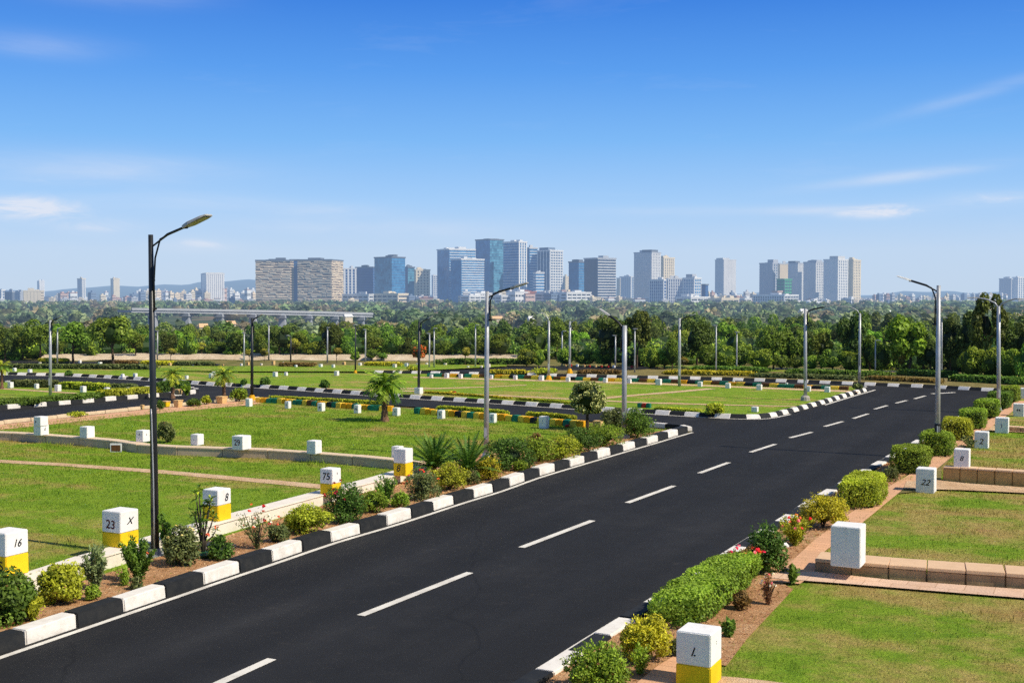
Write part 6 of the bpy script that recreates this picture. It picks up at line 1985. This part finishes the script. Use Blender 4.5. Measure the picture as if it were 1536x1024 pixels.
town_band(66, 205, 437, 447, 22, 1800, 2300, (6, 14))
town_band(-10, 384, 446, 454, 44, 1560, 1800, (6, 16))
town_band(205, 384, 432, 442, 34, 1850, 2400, (6, 13))
town_band(515, 660, 442, 450, 18, 1540, 1640, (10, 26))
town_band(690, 890, 436, 447, 26, 1530, 1630, (12, 30))
town_band(880, 1130, 444, 453, 40, 1540, 1760, (8, 20))
town_band(1048, 1135, 436, 445, 16, 1700, 2000, (6, 14))
town_band(1195, 1300, 446, 452, 16, 1560, 1800, (6, 14))
town_band(1285, 1536, 440, 449, 50, 1750, 2600, (4, 11))
town_band(1290, 1540, 447, 455, 26, 1560, 1750, (4, 10))
TN = {'white': 'white', 'cream': 'cream', 'pale': 'pale grey', 'pink': 'pinkish', 'beige': 'beige', 'grey': 'grey', 'blue': 'bluish'}
for (px, yt, Y, w) in sorted(town):
    me, wl = rr.choice(town_protos)
    W = w * M_PER_PX(Y)
    zt = CAMH + (HOR - yt) * Y / FPX
    o = bpy.data.objects.new('town_building', me); COL.objects.link(o)
    o.location = ((px - CX) / FPX * Y, Y + W / 2, CB - 1)
    o.rotation_euler = (0, 0, R(rr.choice([8, 25, 35, 42, 50])))
    o.scale = (W * .8, W * rr.uniform(.6, .9), (zt - CB + 1) / 1.06)
    tag(o, 'small %s flat roofed town building below %s, hazy' % (TN[wl], mark(px)), 'building', 'small %s town buildings below %s' % (TN[wl], mark(px)))
# a few red roofs showing among the valley trees
for (px, py, Y, w, h, lab) in [(971, 489, 330, 16, 10, 'house with a pinkish red roof among the trees below the pale flats'), (1097, 490, 380, 19, 9, 'house with a brown red roof among the trees below the lone tower'),
                              (1160, 483, 520, 12, 6, 'small house roof among the trees left of the green netted block'), (305, 491, 300, 14, 6, 'tan roofed shed among the trees below the ribbed white tower'), (345, 486, 360, 16, 5, 'low tan roofed barn among the trees left of the lattice block'), (522, 475, 480, 13, 4, 'pale roofed shed beyond the viaduct end'), (745, 478, 520, 20, 4, 'tan roofed shed in the woods below the tallest glass tower'), (796, 479, 330, 9, 5, 'pale roofed hut among the trees left of the curved lamp'), (898, 484, 420, 12, 5, 'pale roofed hut among the trees below the dark grey offices'), (1135, 505, 170, 12, 5, 'pale roofed hut among the trees below the green netted block'), (1330, 470, 640, 16, 5, 'pale roofed shed in the woods under the open right skyline'), (1205, 470, 700, 14, 7, 'pale roofed hall in the valley below the apartment row'), (1008, 527, 118, 12, 7, 'small white hut among the trees below the cream apartment tower')]:
    W = w * M_PER_PX(Y); c = P(px, py, Y); Hh = h * M_PER_PX(Y)
    zb = terr(Y) - .3
    root = empty('house', (c.x, Y, zb), R(28)); tag(root, lab, 'house')
    e = c.z - zb
    m = MB(); m.box((0, 0, 0), W * .9, W * .7, e); m.build('wall', WC['cream' if 'hut' not in lab else 'white'], root)
    m = MB(); a = W * .52; b = W * .42
    k = [(-a, -b, e + .02), (a, -b, e + .02), (a, b, e + .02), (-a, b, e + .02), (-a * .9, 0, e + Hh), (a * .9, 0, e + Hh)]
    m.v = k; m.f = [(0, 1, 5, 4), (2, 3, 4, 5), (0, 4, 3), (1, 2, 5), (3, 2, 1, 0)]; m.m = [0] * 5
    m.build('roof', WC['roof' if 'red' in lab else 'white' if ('hut' in lab or 'pale' in lab) else 'tan'], root)

# ------------------------------------------------------------------ viaduct in the valley
M['deck'] = plain('viaduct_concrete', (.38, .40, .44), .8, .06, .4)


def viaduct(label, pts, th_px, npier):
    q = [P(*p) for p in pts]
    root = empty('viaduct', (q[0].x, q[0].y, terr(q[0].y))); tag(root, label, 'viaduct')
    org = Vector(root.location)
    m = MB(); b = MB(); pr = []
    for a, e in zip(q, q[1:]):
        t = (e - a); t.z = 0; t.normalize(); n = Vector((-t.y, t.x, 0))
        k = M_PER_PX(a.y); th = th_px * k; wd = 9.
        lo = [a - org, e - org, e + n * wd - org, a + n * wd - org]
        m.box8([tuple(v - Vector((0, 0, th))) for v in lo] + [tuple(v - Vector((0, 0, th * .35))) for v in lo])
        b.box8([tuple(v - n * .4 - Vector((0, 0, th * .34))) for v in lo[:2]] + [tuple(v + n * .1 - Vector((0, 0, th * .34))) for v in (lo[1], lo[0])] + [tuple(v - n * .4 + Vector((0, 0, th * .3))) for v in lo[:2]] + [tuple(v + n * .1 + Vector((0, 0, th * .3))) for v in (lo[1], lo[0])])
    m.build('deck', M['deck'], root); b.build('parapet', M['deck'], root)
    for i in range(npier):
        u = (i + .5) / npier * (len(q) - 1); j = int(u); c = q[j].lerp(q[j + 1], u - j)
        k = M_PER_PX(c.y)
        zb = terr(c.y)
        pm = MB(); pm.box8([(-1.2, 2, zb - 1), (1.2, 2, zb - 1), (1.2, 6, zb - 1), (-1.2, 6, zb - 1), (-1.2, 2, c.z - th_px * k * 1.9), (1.2, 2, c.z - th_px * k * 1.9), (1.2, 6, c.z - th_px * k * 1.9), (-1.2, 6, c.z - th_px * k * 1.9)])
        pm.box8([(-1.6, .6, c.z - th_px * k * 1.9), (1.6, .6, c.z - th_px * k * 1.9), (1.6, 8, c.z - th_px * k * 1.9), (-1.6, 8, c.z - th_px * k * 1.9), (-1.6, .3, c.z - th_px * k), (1.6, .3, c.z - th_px * k), (1.6, 8.4, c.z - th_px * k), (-1.6, 8.4, c.z - th_px * k)])
        pm.build('pier', M['deck'], root, loc=(c.x - org.x, c.y - org.y, -org.z))


viaduct('long pale concrete viaduct deck crossing the valley before the lattice block', [(197, 463.2, 405), (300, 464.8, 425), (400, 466.6, 450), (480, 468.3, 472), (559, 470.5, 495)], 5.4, 8)
# ------------------------------------------------------------------ sky, sun, render
w = bpy.data.worlds.new('World'); scn.world = w
w.use_nodes = True
nt = w.node_tree; nt.nodes.clear()
N_ = nt.nodes.new; L_ = nt.links.new
sun_rot = math.atan2(SUN_AZ.x, SUN_AZ.y)
sky = N_('ShaderNodeTexSky'); sky.sky_type = 'NISHITA'; sky.sun_disc = False
sky.sun_elevation = SUN_EL; sky.sun_rotation = sun_rot
sky.altitude = 300; sky.air_density = 1.0; sky.dust_density = .6; sky.ozone_density = 2.0
bg = N_('ShaderNodeBackground'); bg.inputs['Strength'].default_value = .10
tc = N_('ShaderNodeTexCoord')
sp = N_('ShaderNodeSeparateXYZ'); L_(tc.outputs['Generated'], sp.inputs[0])


def wm(op, a, b=0., c=None, clamp=False):
    x = N_('ShaderNodeMath'); x.operation = op; x.use_clamp = clamp
    for s_, v in zip(x.inputs, (a, b) if c is None else (a, b, c)):
        if isinstance(v, (int, float)): s_.default_value = v
        else: L_(v, s_)
    return x.outputs[0]


# elevation tint: pale haze at the horizon, deeper blue above, lifted and greyed overhead out of view for fill (values in the sky texture's own units)
el = sp.outputs['Z']
rp = N_('ShaderNodeValToRGB'); L_(el, rp.inputs[0])
SKY_STOPS = [(0., (.55, .69, .87)), (.035, (.53, .69, .91)), (.075, (.37, .62, .97)), (.125, (.20, .49, .95)), (.18, (.095, .345, .89)), (.235, (.040, .225, .78)), (.34, (.045, .16, .48)), (.6, (.10, .18, .36)), (1., (.12, .18, .32))]
e_ = rp.color_ramp.elements
while len(e_) < len(SKY_STOPS): e_.new(.5)
for k_, (p_, c_) in zip(e_, SKY_STOPS):
    k_.position = p_; k_.color = (*c_, 1)
sc_ = N_('ShaderNodeVectorMath'); sc_.operation = 'SCALE'; sc_.inputs['Scale'].default_value = 10.0
L_(rp.outputs[0], sc_.inputs[0])
mixs = N_('ShaderNodeMix'); mixs.data_type = 'RGBA'; mixs.inputs[0].default_value = .92
L_(sky.outputs[0], mixs.inputs[6]); L_(sc_.outputs[0], mixs.inputs[7])
# thin cirrus and low haze clouds, laid out over azimuth (x/y) and elevation
az = wm('ARCTAN2', sp.outputs['X'], sp.outputs['Y'])
cb = N_('ShaderNodeCombineXYZ'); L_(az, cb.inputs[0]); L_(el, cb.inputs[1])
mp = N_('ShaderNodeMapping'); mp.inputs['Scale'].default_value = (5.5, 34, 1); mp.inputs['Rotation'].default_value = (0, 0, .0)
L_(cb.outputs[0], mp.inputs[0])
nz = N_('ShaderNodeTexNoise'); nz.inputs['Scale'].default_value = 1.; nz.inputs['Detail'].default_value = 8; nz.inputs['Roughness'].default_value = .62
nz.inputs['Distortion'].default_value = .4
L_(mp.outputs[0], nz.inputs['Vector'])
cov = None


def puff(px, py, wx, wy, amt, tilt=0.):
    """a soft patch of cloud around one direction"""
    global cov
    a0 = math.atan((px - CX) / FPX); e0 = math.sin(math.atan((HOR - py) / FPX))
    da = wm('SUBTRACT', az, a0); de = wm('SUBTRACT', el, e0)
    de = wm('SUBTRACT', de, wm('MULTIPLY', da, tilt))
    q = wm('ADD', wm('POWER', wm('ABSOLUTE', wm('DIVIDE', da, wx / FPX)), 2.), wm('POWER', wm('ABSOLUTE', wm('DIVIDE', de, wy / FPX)), 2.))
    g = wm('MULTIPLY', wm('EXPONENT', wm('MULTIPLY', q, -1.)), amt)
    cov = g if cov is None else wm('ADD', cov, g)


for a in [(40, 322, 70, 15, .5), (150, 345, 60, 12, .3), (60, 97, 90, 16, .26), (190, 12, 120, 22, .22), (130, 265, 200, 22, .38), (300, 370, 60, 10, .4), (250, 310, 160, 14, .3), (500, 318, 90, 10, .28),
          (1325, 322, 72, 8, .4), (1010, 318, 160, 8, .26), (1370, 272, 130, 8, .50, .10), (1450, 165, 110, 9, .26, .24), (1490, 310, 80, 10, .5), (1220, 320, 70, 6, .4), (640, 345, 160, 14, .25), (430, 340, 120, 12, .25)]:
    puff(*a)
mp2 = N_('ShaderNodeMapping'); mp2.inputs['Scale'].default_value = (17, 62, 1); L_(cb.outputs[0], mp2.inputs[0])
nz2 = N_('ShaderNodeTexNoise'); nz2.inputs['Scale'].default_value = 1.; nz2.inputs['Detail'].default_value = 10; nz2.inputs['Roughness'].default_value = .66; nz2.inputs['Distortion'].default_value = .8
L_(mp2.outputs[0], nz2.inputs['Vector'])
cov_a = cov; cov = None
for a in [(35, 322, 66, 14, 2.0), (150, 346, 45, 10, .9), (300, 369, 45, 8, .8), (205, 262, 60, 9, .5), (1322, 322, 66, 8.5, 2.2), (1490, 308, 60, 8, .7), (90, 275, 90, 12, .5)]:
    puff(*a)
t2 = N_('ShaderNodeMapRange'); t2.inputs[1].default_value = .37; t2.inputs[2].default_value = .66; L_(nz2.outputs['Fac'], t2.inputs[0])
puffs = wm('MULTIPLY', cov, t2.outputs[0], clamp=True); cov = cov_a
tex = N_('ShaderNodeMapRange'); tex.inputs[1].default_value = .36; tex.inputs[2].default_value = .68
L_(nz.outputs['Fac'], tex.inputs[0])
cl = wm('MULTIPLY', cov, wm('ADD', wm('MULTIPLY', tex.outputs[0], 1.05), .22), clamp=True)
gen = N_('ShaderNodeMapRange'); gen.inputs[1].default_value = .56; gen.inputs[2].default_value = .85; gen.inputs[4].default_value = .12
L_(nz.outputs['Fac'], gen.inputs[0])
cl = wm('MAXIMUM', wm('MAXIMUM', cl, gen.outputs[0]), puffs)
mixc = N_('ShaderNodeMix'); mixc.data_type = 'RGBA'; mixc.inputs[7].default_value = (7.9, 8.2, 9.1, 1)
L_(wm('MULTIPLY', cl, .8), mixc.inputs[0]); L_(mixs.outputs[2], mixc.inputs[6])
L_(mixc.outputs[2], bg.inputs['Color'])
ow = N_('ShaderNodeOutputWorld'); L_(bg.outputs[0], ow.inputs['Surface'])

sl_ = bpy.data.lights.new('sun', 'SUN'); sl_.energy = 5.0; sl_.angle = R(.53); sl_.color = (1., .91, .74)
so = bpy.data.objects.new('sun', sl_); COL.objects.link(so)
sd = Vector((SUN_AZ.x * math.cos(SUN_EL), SUN_AZ.y * math.cos(SUN_EL), math.sin(SUN_EL)))
so.rotation_euler = sd.to_track_quat('Z', 'Y').to_euler()
so.location = (20, -10, 40)

scn.view_settings.view_transform = 'Standard'
scn.view_settings.look = 'None'
scn.view_settings.exposure = 0
scn.view_settings.gamma = 1
scn.render.engine = 'CYCLES'
scn.cycles.max_bounces = 6
scn.cycles.diffuse_bounces = 3
scn.cycles.glossy_bounces = 2
scn.cycles.transmission_bounces = 2
scn.cycles.use_denoising = False
